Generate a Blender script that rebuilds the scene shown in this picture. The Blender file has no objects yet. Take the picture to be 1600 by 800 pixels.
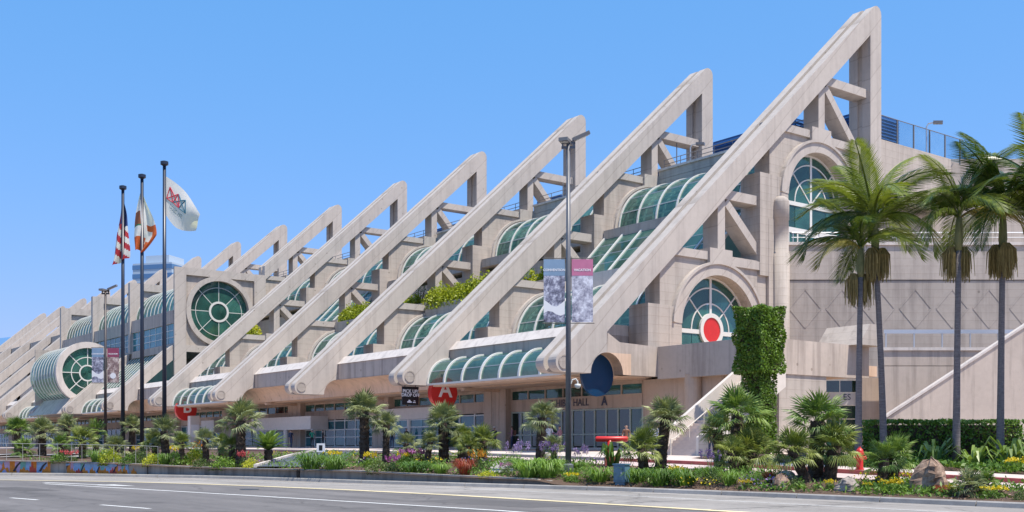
import bpy, math, random
import numpy as np
from mathutils import Vector, Matrix
random.seed(7)
RAD = math.radians
# ------------------------------------------------------------------ camera, sky, sun, exposure
scene = bpy.context.scene
COL = scene.collection
cam_d = bpy.data.cameras.new('camera')
cam = bpy.data.objects.new('camera', cam_d); COL.objects.link(cam)
cam.location = (0, 0, 1.6)
cam.rotation_euler = (RAD(90), 0, RAD(52.8))
cam_d.sensor_width = 36; cam_d.lens = 38.475
cam_d.shift_y = 0.18625
cam_d.clip_start = 0.5; cam_d.clip_end = 6000
scene.camera = cam
SUN_EL, SUN_AZ = RAD(67), RAD(76)          # azimuth measured from +Y towards +X
SKY_TINT = (0.575, 1.45, 2.60)
world = bpy.data.worlds.new('World'); scene.world = world; world.use_nodes = True
wn = world.node_tree; wn.nodes.clear()
sky = wn.nodes.new('ShaderNodeTexSky'); sky.sky_type = 'NISHITA'; sky.sun_disc = False
sky.sun_elevation = SUN_EL; sky.sun_rotation = SUN_AZ
sky.air_density = 1.0; sky.dust_density = 0.6; sky.ozone_density = 3.0; sky.altitude = 0
bg = wn.nodes.new('ShaderNodeBackground'); bg.inputs[1].default_value = 0.13
wo = wn.nodes.new('ShaderNodeOutputWorld')
sep = wn.nodes.new('ShaderNodeSeparateColor'); gm = wn.nodes.new('ShaderNodeCombineColor')   # one tone curve for the whole sky
wn.links.new(sky.outputs[0], sep.inputs[0])
for k, e in enumerate((0.86, 0.375, 0.35)):
    pw = wn.nodes.new('ShaderNodeMath'); pw.operation = 'POWER'; pw.inputs[1].default_value = e
    wn.links.new(sep.outputs[k], pw.inputs[0]); wn.links.new(pw.outputs[0], gm.inputs[k])
tn = wn.nodes.new('ShaderNodeMix'); tn.data_type = 'RGBA'; tn.blend_type = 'MULTIPLY'; tn.inputs[0].default_value = 1.0
tn.inputs[7].default_value = (SKY_TINT[0], SKY_TINT[1], SKY_TINT[2], 1)
wn.links.new(gm.outputs[0], tn.inputs[6]); wn.links.new(tn.outputs[2], bg.inputs[0]); wn.links.new(bg.outputs[0], wo.inputs[0])
sun_d = bpy.data.lights.new('sun', 'SUN'); sun_d.energy = 4.0; sun_d.angle = RAD(0.5); sun_d.color = (1.0, 0.93, 0.82)
sun = bpy.data.objects.new('sun', sun_d); COL.objects.link(sun)
sdir = Vector((math.sin(SUN_AZ)*math.cos(SUN_EL), math.cos(SUN_AZ)*math.cos(SUN_EL), math.sin(SUN_EL)))
sun.rotation_euler = (-sdir).to_track_quat('-Z', 'Y').to_euler()
sun.location = (0, 0, 80)
vs = scene.view_settings
vs.view_transform = 'Standard'; vs.look = 'None'; vs.exposure = 0.75; vs.gamma = 1.0; vs.use_curve_mapping = False

# ------------------------------------------------------------------ helpers
class MB:
    """collects faces; build() links them as one mesh object"""
    def __init__(s): s.v = []; s.f = []; s.m = []
    def add(s, vs, fs, m=0):
        o = len(s.v); s.v.extend(vs)
        for f in fs: s.f.append([i+o for i in f]); s.m.append(m)
        return s
    def box(s, x0, x1, y0, y1, z0, z1, m=0):
        return s.add([(x0,y0,z0),(x1,y0,z0),(x1,y1,z0),(x0,y1,z0),(x0,y0,z1),(x1,y0,z1),(x1,y1,z1),(x0,y1,z1)],
            [(0,3,2,1),(4,5,6,7),(0,1,5,4),(1,2,6,5),(2,3,7,6),(3,0,4,7)], m)
    def prism(s, prof, x0, x1, m=0):
        """profile of (y,z) extruded along x; counter-clockwise in (y,z)"""
        n = len(prof)
        vs = [(x0,y,z) for y,z in prof] + [(x1,y,z) for y,z in prof]
        fs = [tuple(range(n-1,-1,-1)), tuple(range(n,2*n))] + [(i,(i+1)%n,(i+1)%n+n,i+n) for i in range(n)]
        return s.add(vs, fs, m)
    def prism_y(s, prof, y0, y1, m=0):
        """profile of (x,z) extruded along y"""
        n = len(prof)
        vs = [(x,y0,z) for x,z in prof] + [(x,y1,z) for x,z in prof]
        fs = [tuple(range(n)), tuple(range(2*n-1,n-1,-1))] + [((i+1)%n,i,i+n,(i+1)%n+n) for i in range(n)]
        return s.add(vs, fs, m)
    def tube(s, pts, rad, n=8, m=0, caps=True):
        pts = [Vector(p) for p in pts]
        rs = rad if isinstance(rad, (list, tuple)) else [rad]*len(pts)
        rings = []; prev = None
        for i, p in enumerate(pts):
            d = (pts[min(i+1, len(pts)-1)] - pts[max(i-1, 0)]).normalized()
            if prev is None:
                a = d.cross(Vector((0,0,1)))
                if a.length < 1e-3: a = Vector((1,0,0))
            else: a = prev - d*prev.dot(d)
            a.normalize(); prev = a; b = d.cross(a)
            rings.append([tuple(p + (a*math.cos(t)+b*math.sin(t))*rs[i]) for t in [2*math.pi*k/n for k in range(n)]])
        vs = [v for r in rings for v in r]; fs = []
        for i in range(len(pts)-1):
            for k in range(n):
                fs.append((i*n+k, i*n+(k+1)%n, (i+1)*n+(k+1)%n, (i+1)*n+k))
        if caps: fs.append(tuple(range(n-1,-1,-1))); fs.append(tuple(range((len(pts)-1)*n, len(pts)*n)))
        return s.add(vs, fs, m)
    def obox(s, p0, p1, w, h, up=(0,0,1), m=0):
        """bar from p0 to p1, w wide sideways, h along up"""
        p0 = Vector(p0); p1 = Vector(p1); d = (p1-p0).normalized(); up = Vector(up)
        sd = d.cross(up).normalized(); u = sd.cross(d).normalized()
        c = []
        for p in (p0, p1):
            for a, b in ((-1,-1),(1,-1),(1,1),(-1,1)): c.append(tuple(p + sd*(a*w/2) + u*(b*h/2)))
        return s.add(c, [(0,1,2,3),(7,6,5,4),(1,0,4,5),(2,1,5,6),(3,2,6,7),(0,3,7,4)], m)
    def disc_x(s, x0, x1, cy, cz, r, n=40, m=0):
        return s.prism([(cy+r*math.cos(2*math.pi*k/n), cz+r*math.sin(2*math.pi*k/n)) for k in range(n)], x0, x1, m)
    def ring_x(s, x0, x1, cy, cz, r0, r1, a0=0, a1=360, n=40, m=0):
        A = [RAD(a0+(a1-a0)*k/n) for k in range(n+1)]
        vs = []; fs = []
        for a in A:
            for x in (x0, x1):
                for r in (r0, r1): vs.append((x, cy+r*math.cos(a), cz+r*math.sin(a)))
        for k in range(n):
            b = 4*k; c = b+4
            fs += [(b,b+1,c+1,c),(b+2,c+2,c+3,b+3),(b,c,c+2,b+2),(b+1,b+3,c+3,c+1)]
        if abs(a1-a0) < 359: fs += [(0,2,3,1),(4*n,4*n+1,4*n+3,4*n+2)]
        return s.add(vs, fs, m)
    def mesh(s, name, mats, smooth=False):
        me = bpy.data.meshes.new(name); me.from_pydata(s.v, [], s.f)
        mats = mats if isinstance(mats, (list, tuple)) else [mats]
        for m in mats: me.materials.append(m)
        if len(mats) > 1: me.polygons.foreach_set('material_index', s.m)
        if smooth: me.polygons.foreach_set('use_smooth', [True]*len(me.polygons))
        me.update(); return me
    def build(s, name, mats, parent=None, smooth=False, loc=None):
        return put(name, s.mesh(name, mats, smooth), parent, loc)

SOFT = set()
def put(name, me, parent=None, loc=None, rot=None, scale=None):
    o = bpy.data.objects.new(name, me); COL.objects.link(o)
    if parent is not None: o.parent = parent
    if me.name in SOFT: o['kind'] = 'stuff'
    if loc is not None: o.location = loc
    if rot is not None: o.rotation_euler = rot
    if scale is not None: o.scale = scale if isinstance(scale, (tuple, list)) else (scale,)*3
    return o
def tag(o, label, cat, group=None):
    o['label'] = label; o['category'] = cat
    if group: o['group'] = group
    return o
def soft(o): o['kind'] = 'stuff'; return o
def thing(name, label, cat, loc=(0,0,0), rz=0, group=None):
    o = bpy.data.objects.new(name, None); COL.objects.link(o); o.location = loc; o.rotation_euler = (0,0,rz)
    o.empty_display_size = 0.2
    return tag(o, label, cat, group)
def structure(o): o['kind'] = 'structure'; return o
def stuff(o): o['kind'] = 'stuff'; return o
def interp(x, tab): return float(np.interp(x, [a for a, b in tab], [b for a, b in tab]))

def text_mesh(txt, size, mat, ext=0.004, bold=0.0):
    cu = bpy.data.curves.new('txt','FONT'); cu.body = txt; cu.size = size; cu.align_x = 'CENTER'; cu.align_y = 'CENTER'; cu.extrude = ext; cu.offset = bold; cu.resolution_u = 3
    t = bpy.data.objects.new('txt', cu); COL.objects.link(t); bpy.context.view_layer.update()
    me = bpy.data.meshes.new_from_object(t.evaluated_get(bpy.context.evaluated_depsgraph_get())); bpy.data.objects.remove(t); bpy.data.curves.remove(cu)
    me.materials.clear(); me.materials.append(mat); return me
# ------------------------------------------------------------------ materials
def new_mat(name):
    m = bpy.data.materials.new(name); m.use_nodes = True
    return m, m.node_tree, m.node_tree.nodes['Principled BSDF']
def N(nt, t, **kw):
    n = nt.nodes.new(t)
    for k, v in kw.items(): setattr(n, k, v)
    return n
def ramp(nt, fac, stops):
    r = N(nt, 'ShaderNodeValToRGB'); nt.links.new(fac, r.inputs[0])
    el = r.color_ramp.elements
    while len(el) < len(stops): el.new(0.5)
    for e, (p, c) in zip(el, stops): e.position = p; e.color = (c[0], c[1], c[2], 1)
    return r.outputs[0]
def mul(nt, a, b, fac=1.0, mode='MULTIPLY'):
    n = N(nt, 'ShaderNodeMix', data_type='RGBA', blend_type=mode); n.inputs[0].default_value = fac
    for sock, v in ((n.inputs[6], a), (n.inputs[7], b)):
        if isinstance(v, tuple): sock.default_value = (v[0], v[1], v[2], 1)
        else: nt.links.new(v, sock)
    return n.outputs[2]
def noise(nt, coord, scale, detail=4, rough=0.55, stretch=None):
    if stretch:
        mp = N(nt, 'ShaderNodeMapping'); mp.inputs['Scale'].default_value = stretch
        nt.links.new(coord, mp.inputs[0]); coord = mp.outputs[0]
    n = N(nt, 'ShaderNodeTexNoise'); n.inputs['Scale'].default_value = scale
    n.inputs['Detail'].default_value = detail; n.inputs['Roughness'].default_value = rough
    nt.links.new(coord, n.inputs['Vector']); return n.outputs[0]
def bump(nt, bsdf, h, strength=0.3, dist=0.05):
    b = N(nt, 'ShaderNodeBump'); b.inputs['Strength'].default_value = strength; b.inputs['Distance'].default_value = dist
    nt.links.new(h, b.inputs['Height']); nt.links.new(b.outputs[0], bsdf.inputs['Normal'])
def plain(name, col, rough=0.6, metal=0.0, spec=0.5, var=0.0, vscale=3.0):
    m, nt, b = new_mat(name)
    b.inputs['Base Color'].default_value = (*col, 1); b.inputs['Roughness'].default_value = rough
    b.inputs['Metallic'].default_value = metal; b.inputs['Specular IOR Level'].default_value = spec
    if var:
        g = N(nt, 'ShaderNodeNewGeometry')
        n = noise(nt, g.outputs['Position'], vscale)
        c = ramp(nt, n, [(0.25, tuple(x*(1-var) for x in col)), (0.75, tuple(min(1, x*(1+var)) for x in col))])
        nt.links.new(c, b.inputs['Base Color'])
    return m
def concrete(name, col, streak=0.35, board=None, grime=0.25, bumpy=0.25):
    """cast concrete: cloudy tone, vertical run-off streaks, form-board lines, pores"""
    m, nt, b = new_mat(name)
    g = N(nt, 'ShaderNodeNewGeometry'); P = g.outputs['Position']
    cloud = noise(nt, P, 0.35, 6, 0.6)
    c = ramp(nt, cloud, [(0.3, tuple(x*(1-grime*0.6) for x in col)), (0.7, tuple(x*(1+grime*0.25) for x in col))])
    st = noise(nt, P, 1.0, 5, 0.65, (1.6, 1.6, 0.10))
    c = mul(nt, c, ramp(nt, st, [(0.36, (1-streak, 1-streak*1.02, 1-streak*1.0)), (0.52, (1,1,1))]))
    blot = noise(nt, P, 2.6, 6, 0.7)
    c = mul(nt, c, ramp(nt, blot, [(0.3, (0.84,0.83,0.82)), (0.55, (1,1,1))]), 0.45)
    fine = noise(nt, P, 14, 3, 0.7)
    vo = N(nt, 'ShaderNodeTexVoronoi'); vo.inputs['Scale'].default_value = 0.62; vo.inputs['Randomness'].default_value = 0.25; nt.links.new(P, vo.inputs[0])
    c = mul(nt, c, ramp(nt, vo.outputs[0], [(0.045, (0.55,0.53,0.51)), (0.075, (1,1,1))]), 0.8)   # form tie holes
    h = fine
    if board:
        w = N(nt, 'ShaderNodeTexWave', wave_type='BANDS', bands_direction='DIAGONAL' if board == 'D' else board, wave_profile='SAW')
        w.inputs['Scale'].default_value = 0.55 if board != 'D' else 0.34; w.inputs['Distortion'].default_value = 0.25
        w.inputs['Detail'].default_value = 2
        if board == 'D':
            mp = N(nt, 'ShaderNodeMapping'); mp.inputs['Scale'].default_value = (0, 1, -1); nt.links.new(P, mp.inputs[0]); nt.links.new(mp.outputs[0], w.inputs[0])
        else: nt.links.new(P, w.inputs[0])
        c = mul(nt, c, ramp(nt, w.outputs[1], [(0.0, (0.70,0.68,0.66)), (0.06, (1,1,1)), (1, (0.97,0.97,0.97))]))
    nt.links.new(c, b.inputs['Base Color']); b.inputs['Roughness'].default_value = 0.88; b.inputs['Specular IOR Level'].default_value = 0.25
    bump(nt, b, h, bumpy, 0.03)
    return m
M = {}
M['fin'] = concrete('fin_concrete', (0.475, 0.425, 0.38), 0.13, 'D', 0.10)
M['wall'] = concrete('wall_concrete', (0.455, 0.40, 0.35), 0.20, 'Z', 0.15)
M['grey'] = concrete('grey_concrete', (0.39, 0.345, 0.305), 0.22, 'Z', 0.22)
M['coping'] = concrete('pale_coping', (0.62, 0.56, 0.51), 0.2, None, 0.15)
M['span'] = concrete('spandrel_concrete', (0.51, 0.43, 0.365), 0.26, None, 0.2)
M['soffit'] = concrete('soffit_plaster', (0.70, 0.50, 0.36), 0.15, None, 0.15)
M['tan'] = concrete('entrance_wall_plaster', (0.52, 0.40, 0.31), 0.2, None, 0.15)
M['block'] = concrete('block_parapet', (0.42, 0.405, 0.375), 0.2, 'Z', 0.2)
M['white'] = plain('white_painted_metal', (0.62, 0.61, 0.57), 0.45)
M['frame_green'] = plain('pale_green_door_frame', (0.42, 0.47, 0.40), 0.45)
M['cream'] = plain('cream_panel', (0.62, 0.56, 0.50), 0.6, var=0.06)
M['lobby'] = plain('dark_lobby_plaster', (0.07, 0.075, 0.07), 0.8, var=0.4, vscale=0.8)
M['interior'] = plain('interior_plaster', (0.30, 0.38, 0.33), 0.8, var=0.15, vscale=0.6)
M['floor_in'] = plain('interior_floor', (0.18, 0.16, 0.14), 0.5)
M['dark'] = plain('dark_metal', (0.035, 0.038, 0.045), 0.45)
M['pole'] = plain('grey_pole_paint', (0.10, 0.105, 0.12), 0.4, var=0.15)
M['navy_pole'] = plain('navy_pole_paint', (0.02, 0.028, 0.05), 0.35)
M['brown_pole'] = plain('bronze_pole_paint', (0.06, 0.048, 0.045), 0.45)
M['louvre'] = plain('blue_louvre', (0.015, 0.07, 0.22), 0.4)
M['blue'] = plain('dark_blue_paint', (0.002, 0.035, 0.095), 0.35, var=0.12, vscale=1.2)
M['red'] = plain('red_paint', (0.55, 0.025, 0.02), 0.4, var=0.08)
M['redkerb'] = plain('red_kerb_paint', (0.36, 0.085, 0.075), 0.8, var=0.3, vscale=2.5)
M['black'] = plain('black_panel', (0.010, 0.010, 0.012), 0.4)
M['ink'] = plain('dark_lettering', (0.03, 0.03, 0.06), 0.4)
M['paper'] = plain('white_print', (0.75, 0.74, 0.74), 0.5)
M['railing'] = plain('galvanised_rail', (0.52, 0.53, 0.54), 0.35, 0.6)
M['lampgrey'] = plain('lamp_housing_grey', (0.16, 0.16, 0.165), 0.45)
M['lens'] = plain('lamp_lens', (0.6, 0.6, 0.58), 0.2)
M['box'] = plain('blue_grey_cabinet_paint', (0.10, 0.19, 0.25), 0.45, var=0.12)
M['thin_rail'] = plain('weathered_rail', (0.36, 0.35, 0.33), 0.5)
M['handrail'] = plain('cream_handrail', (0.60, 0.54, 0.46), 0.45)
def glass(name, tint, body, opaque):
    m, nt, b = new_mat(name)
    oi = N(nt, 'ShaderNodeObjectInfo')
    g = N(nt, 'ShaderNodeNewGeometry')
    n = noise(nt, g.outputs['Position'], 0.5, 2)
    c = ramp(nt, n, [(0.3, tuple(x*0.6 for x in body)), (0.7, tuple(x*1.35 for x in body))])
    v = N(nt, 'ShaderNodeMapRange'); v.inputs[3].default_value = 0.55; v.inputs[4].default_value = 1.4
    nt.links.new(oi.outputs['Random'], v.inputs[0])
    hv = N(nt, 'ShaderNodeHueSaturation'); nt.links.new(v.outputs[0], hv.inputs['Value']); nt.links.new(c, hv.inputs['Color'])
    nt.links.new(hv.outputs[0], b.inputs['Base Color'])
    b.inputs['Roughness'].default_value = 0.05; b.inputs['IOR'].default_value = 1.6; b.inputs['Specular IOR Level'].default_value = 0.9
    bump(nt, b, noise(nt, g.outputs['Position'], 0.9, 1), 0.06, 0.05)
    tr = N(nt, 'ShaderNodeBsdfTransparent'); tr.inputs[0].default_value = (*tint, 1)
    mx = N(nt, 'ShaderNodeMixShader'); mx.inputs[0].default_value = opaque
    out = nt.nodes['Material Output']
    nt.links.new(tr.outputs[0], mx.inputs[1]); nt.links.new(b.outputs[0], mx.inputs[2]); nt.links.new(mx.outputs[0], out.inputs[0])
    return m
M['glass'] = glass('teal_vault_glass', (0.50, 0.76, 0.70), (0.075, 0.19, 0.165), 0.50)
M['glassd'] = glass('dark_teal_window', (0.42, 0.66, 0.58), (0.045, 0.145, 0.118), 0.62)
M['glassdoor'] = glass('dark_door_glass', (0.12, 0.34, 0.28), (0.008, 0.05, 0.04), 0.88)
M['glassb'] = glass('blue_store_glass', (0.25, 0.55, 0.60), (0.05, 0.20, 0.23), 0.70)
M['rail_glass'] = glass('clear_rail_glass', (0.86, 0.93, 0.97), (0.25, 0.35, 0.40), 0.10)
def ground_mat(name, col, scale=6, var=0.15, big=0.2, rough=0.9, crack=0.0, bmp=0.2, track=0.0):
    m, nt, b = new_mat(name)
    g = N(nt, 'ShaderNodeNewGeometry'); P = g.outputs['Position']
    c = ramp(nt, noise(nt, P, 0.25, 5, 0.6), [(0.3, tuple(x*(1-big) for x in col)), (0.7, tuple(x*(1+big*0.6) for x in col))])
    c = mul(nt, c, ramp(nt, noise(nt, P, scale, 6, 0.75), [(0.3, (1-var,)*3), (0.7, (1,1,1))]))
    if track:
        c = mul(nt, c, ramp(nt, noise(nt, P, 1.0, 5, 0.6, (0.035, 0.75, 0.0)), [(0.35, (1-track,)*3), (0.6, (1,1,1))]))
        c = mul(nt, c, ramp(nt, noise(nt, P, 1.0, 3, 0.5, (0.5, 0.9, 0.0)), [(0.28, (1-track,)*3), (0.40, (1,1,1))]))
    if crack:
        vo = N(nt, 'ShaderNodeTexVoronoi', feature='DISTANCE_TO_EDGE'); vo.inputs['Scale'].default_value = 0.16
        mp = N(nt, 'ShaderNodeMapping'); nt.links.new(P, mp.inputs[0]); mp.inputs['Scale'].default_value = (1, 1, 0)
        w = N(nt, 'ShaderNodeTexNoise'); w.inputs['Scale'].default_value = 1.2; nt.links.new(P, w.inputs[0])
        ad = N(nt, 'ShaderNodeVectorMath', operation='ADD'); nt.links.new(mp.outputs[0], ad.inputs[0])
        nt.links.new(w.outputs[1], ad.inputs[1]); nt.links.new(ad.outputs[0], vo.inputs[0])
        c = mul(nt, c, ramp(nt, vo.outputs[0], [(0.0, (0.55,)*3), (0.012, (1,1,1))]), crack)
    nt.links.new(c, b.inputs['Base Color']); b.inputs['Roughness'].default_value = rough; b.inputs['Specular IOR Level'].default_value = 0.3
    bump(nt, b, noise(nt, P, scale*6, 3, 0.7), bmp, 0.01)
    return m
M['asphalt'] = ground_mat('asphalt', (0.178, 0.165, 0.158), 5, 0.25, 0.16, 0.85, 0.8, 0.2, 0.28)
M['patch'] = ground_mat('asphalt_patch', (0.12, 0.112, 0.108), 6, 0.25, 0.2)
M['gutter'] = ground_mat('gutter_concrete', (0.33, 0.305, 0.28), 4, 0.22, 0.18, 0.9, 0.8, 0.2, 0.2)
M['kerb'] = ground_mat('kerb_concrete', (0.36, 0.34, 0.315), 3, 0.3, 0.25)
M['lowwall'] = concrete('low_wall_concrete', (0.42, 0.39, 0.345), 0.45, None, 0.35)
M['plaza'] = ground_mat('plaza_paving', (0.58, 0.49, 0.44), 2, 0.12, 0.12)
M['drive'] = ground_mat('pinkish_drive', (0.56, 0.44, 0.41), 2, 0.15, 0.12)
M['ramp'] = ground_mat('ramp_slate_paving', (0.085, 0.10, 0.125), 3, 0.15, 0.1)
M['soil'] = ground_mat('bark_mulch', (0.13, 0.085, 0.06), 9, 0.5, 0.3, 1.0, 0, 1.0)
M['ground'] = ground_mat('city_ground', (0.22, 0.21, 0.19), 1, 0.2, 0.2)
M['pwhite'] = ground_mat('road_paint_white', (0.70, 0.70, 0.68), 8, 0.25, 0.1)
M['pcream'] = ground_mat('road_paint_yellow', (0.78, 0.66, 0.40), 8, 0.3, 0.15)
def leaf_mat(name, c0, c1, trans=0.25, rough=0.5):
    m, nt, b = new_mat(name)
    oi = N(nt, 'ShaderNodeObjectInfo'); g = N(nt, 'ShaderNodeNewGeometry')
    n = noise(nt, g.outputs['Position'], 5, 3)
    ad = N(nt, 'ShaderNodeMath', operation='ADD'); nt.links.new(n, ad.inputs[0])
    sc = N(nt, 'ShaderNodeMath', operation='MULTIPLY_ADD'); nt.links.new(oi.outputs['Random'], sc.inputs[0]); sc.inputs[1].default_value = 0.5; sc.inputs[2].default_value = -0.25
    nt.links.new(sc.outputs[0], ad.inputs[1])
    c = ramp(nt, ad.outputs[0], [(0.25, c0), (0.75, c1)])
    nt.links.new(c, b.inputs['Base Color']); b.inputs['Roughness'].default_value = rough; b.inputs['Specular IOR Level'].default_value = 0.4
    t = N(nt, 'ShaderNodeBsdfTranslucent'); nt.links.new(mul(nt, c, (1.3, 1.35, 0.7)), t.inputs[0])
    mx = N(nt, 'ShaderNodeMixShader'); mx.inputs[0].default_value = trans
    nt.links.new(b.outputs[0], mx.inputs[1]); nt.links.new(t.outputs[0], mx.inputs[2])
    nt.links.new(mx.outputs[0], nt.nodes['Material Output'].inputs[0])
    return m
M['fan'] = leaf_mat('fan_palm_leaf', (0.115, 0.16, 0.03), (0.29, 0.33, 0.085), 0.2, 0.45)
M['fan2'] = leaf_mat('fan_palm_leaf_grey', (0.13, 0.165, 0.07), (0.32, 0.345, 0.155), 0.2, 0.45)
M['fan3'] = leaf_mat('fan_palm_leaf_deep', (0.08, 0.15, 0.028), (0.24, 0.33, 0.075), 0.25, 0.4)
M['frond'] = leaf_mat('king_palm_leaf', (0.035, 0.07, 0.01), (0.20, 0.24, 0.035), 0.28, 0.28)
M['frond_old'] = leaf_mat('king_palm_old_leaf', (0.12, 0.12, 0.02), (0.26, 0.20, 0.04), 0.25, 0.5)
M['strap'] = leaf_mat('strap_leaf', (0.06, 0.13, 0.02), (0.18, 0.30, 0.05), 0.3)
M['hedge'] = leaf_mat('hedge_leaf', (0.05, 0.12, 0.015), (0.17, 0.28, 0.035), 0.25)
M['hedgey'] = leaf_mat('yellow_green_leaf', (0.26, 0.31, 0.02), (0.54, 0.54, 0.05), 0.3)
M['ivy'] = leaf_mat('ivy_leaf', (0.07, 0.14, 0.018), (0.19, 0.31, 0.035), 0.2)
M['shrub'] = leaf_mat('shrub_leaf', (0.05, 0.09, 0.025), (0.13, 0.18, 0.05), 0.25)
M['yellow'] = leaf_mat('yellow_petal', (0.55, 0.40, 0.01), (0.75, 0.60, 0.03), 0.3)
M['orange'] = leaf_mat('orange_petal', (0.55, 0.20, 0.01), (0.70, 0.34, 0.03), 0.3)
M['purple'] = leaf_mat('purple_petal', (0.16, 0.10, 0.28), (0.36, 0.26, 0.50), 0.3)
M['magenta'] = leaf_mat('magenta_petal', (0.30, 0.06, 0.22), (0.48, 0.18, 0.42), 0.3)
M['redleaf'] = leaf_mat('red_leaf', (0.26, 0.04, 0.02), (0.42, 0.14, 0.06), 0.3)
M['pink'] = leaf_mat('pink_petal', (0.5, 0.06, 0.08), (0.6, 0.14, 0.14), 0.3)
def bark(name, c0, c1, scale=18, stretch=(1,1,0.35)):
    m, nt, b = new_mat(name)
    g = N(nt, 'ShaderNodeNewGeometry'); P = g.outputs['Position']
    n = noise(nt, P, scale, 5, 0.7, stretch)
    nt.links.new(ramp(nt, n, [(0.3, c0), (0.7, c1)]), b.inputs['Base Color']); b.inputs['Roughness'].default_value = 0.9
    bump(nt, b, n, 0.6, 0.04); return m
M['bark'] = bark('shaggy_bark', (0.022, 0.014, 0.010), (0.11, 0.075, 0.05))
M['bark_k'] = bark('grey_ringed_bark', (0.10, 0.085, 0.08), (0.26, 0.225, 0.215), 14, (0.3,0.3,2.2))
M['crown_k'] = bark('green_crownshaft', (0.10, 0.12, 0.045), (0.20, 0.20, 0.09), 6)
M['seed'] = bark('tan_seed_strands', (0.15, 0.11, 0.035), (0.32, 0.25, 0.09), 12)
M['rock'] = bark('brown_rock', (0.10, 0.055, 0.035), (0.40, 0.28, 0.20), 5.0, (1,1,1))
M['rock2'] = bark('pale_rock', (0.16, 0.13, 0.11), (0.42, 0.36, 0.31), 5.0, (1,1,1))

# ------------------------------------------------------------------ the lie of the land
KERB = [(-200,-75),(-110,-21),(-80,1.5),(-65.6,14.1),(-63.4,16.3),(-58.1,18.9),(-54.3,20.7),(-50.3,22.0),(-46,22.8),(-41.7,23.6),(-37,24.8),(-32.3,26.0),(-28.2,26.9),(-22.7,27.4),(-14.5,27.6),(70,27.6)]
NEAR = [(-200,34),(-70,36),(-55,35),(-45,33.5),(-35,32),(-25,31.2),(-15,31),(70,31)]
FAR = [(-200,40.3),(-70,40.0),(-55,39.5),(-45,38.5),(-35,37),(-25,35.4),(-15,35),(70,35)]
DRV = [(-200,1.30),(-110,1.28),(-75,1.2),(-55,1.05),(-45,0.92),(-35,0.78),(-25,0.56),(-15,0.30),(0,0.2),(70,0.2)]
WTOP = [(-68,0.90),(-65.25,0.83),(-58.4,0.71),(-55.5,0.60),(-51.6,0.54),(-43,0.55),(-38,0.45),(-32.8,0.36),(-31.5,0.16)]
def kerb(x): return interp(x, KERB)
def drv(x): return interp(x, DRV)
def zg(x, y):
    k = kerb(x)+1.0; n = interp(x, NEAR); fr = interp(x, FAR); d = drv(x)
    if y < k-0.8: return 0.0
    if y <= n:
        s = min(1, max(0, (y-k)/max(0.5, n-k))); z0 = interp(x, WTOP)-0.05 if x < -31.5 else 0.13
        return z0 + (d+0.06-z0)*s**0.8
    if y <= fr: return d
    return d+0.15+0.012*min(14, y-fr)

# ground sheet
g = MB()
g.add([(-4000,-2000,-0.25),(2500,-2000,-0.25),(2500,5000,-0.25),(-4000,5000,-0.25)], [(0,1,2,3)])
structure(g.build('ground', M['ground']))
# road
XS = [-200,-150,-110,-95,-80,-72]+[round(-68+0.75*i,2) for i in range(0,76)]+[-10,-5,0,10,20,40,70]
def strip(ya, yb, z, xs=XS):
    m = MB(); n = len(xs)
    vs = [(x, ya(x), z(x, ya(x)) if callable(z) else z) for x in xs] + [(x, yb(x), z(x, yb(x)) if callable(z) else z) for x in xs]
    m.add(vs, [(i, i+1, n+i+1, n+i) for i in range(n-1)]); return m
structure(strip(lambda x: -60 if x > -110 else -120, kerb, 0.0).build('road', M['asphalt']))
YEL = [(-110,-24),(-80,-2),(-63,8.4),(-56.8,12.2),(-50.2,16.1),(-45.5,17.7),(-41.7,18.6),(-35.6,19.65),(-30.3,20.25),(-20.2,20.6),(70,20.7)]
yel = lambda x: interp(x, YEL)
xs2 = [x for x in XS if x >= -110]
structure(strip(lambda x: yel(x)+0.18, kerb, 0.004, xs2).build('gutter_apron', M['gutter']))
xm = [x for x in XS if -95 <= x <= 40]
structure(strip(lambda x: yel(x)-0.20, lambda x: yel(x)+0.16, 0.009, xm).build('road_edge_line_yellow', M['pcream']))
APR = [(-60,14),(-51.2,19.4),(-43,21.8),(-35.6,23.5),(-25.8,24.5),(-17,24.6),(70,24.7)]
structure(strip(lambda x: interp(x,APR)-0.05, lambda x: interp(x,APR)+0.05, 0.009, [x for x in XS if -58 <= x <= 40]).build('road_edge_line_white', M['pwhite']))
WL = [(-49.75,12.45),(-42,13.65),(-33.3,14.85),(-22,16.3),(70,17.6)]
structure(strip(lambda x: interp(x,WL)-0.09, lambda x: interp(x,WL)+0.09, 0.006, [-49.75,-46,-42,-38,-33.3,-28,-22,-12,0,40]).build('lane_line', M['pwhite']))
DL = lambda x: 8.2+(x+36.7)*0.165
for i, (a, b) in enumerate([(-50.6,-47.4),(-44.0,-41.2),(-36.7,-34.76),(-30.75,-28.1),(-23.6,-21)]):
    if i < 2: continue
    structure(strip(lambda x: DL(x)-0.07, lambda x: DL(x)+0.07, 0.006, [a,b]).build('lane_dash', M['pwhite']))
ar = MB()   # turn arrow
def rot2(p, c, a): return (c[0]+p[0]*math.cos(a)-p[1]*math.sin(a), c[1]+p[0]*math.sin(a)+p[1]*math.cos(a), 0.007)
ac = (-47.4, 13.9); aa = RAD(14)
ar.add([rot2(p, ac, aa) for p in [(-4.2,-0.12),(0.6,-0.12),(0.6,0.12),(-4.2,0.12)]], [(0,1,2,3)])
ar.add([rot2(p, ac, aa) for p in [(0.6,-0.45),(3.0,0.05),(0.6,0.5)]], [(0,1,2)])
structure(ar.build('turn_arrow', M['pwhite']))
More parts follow.
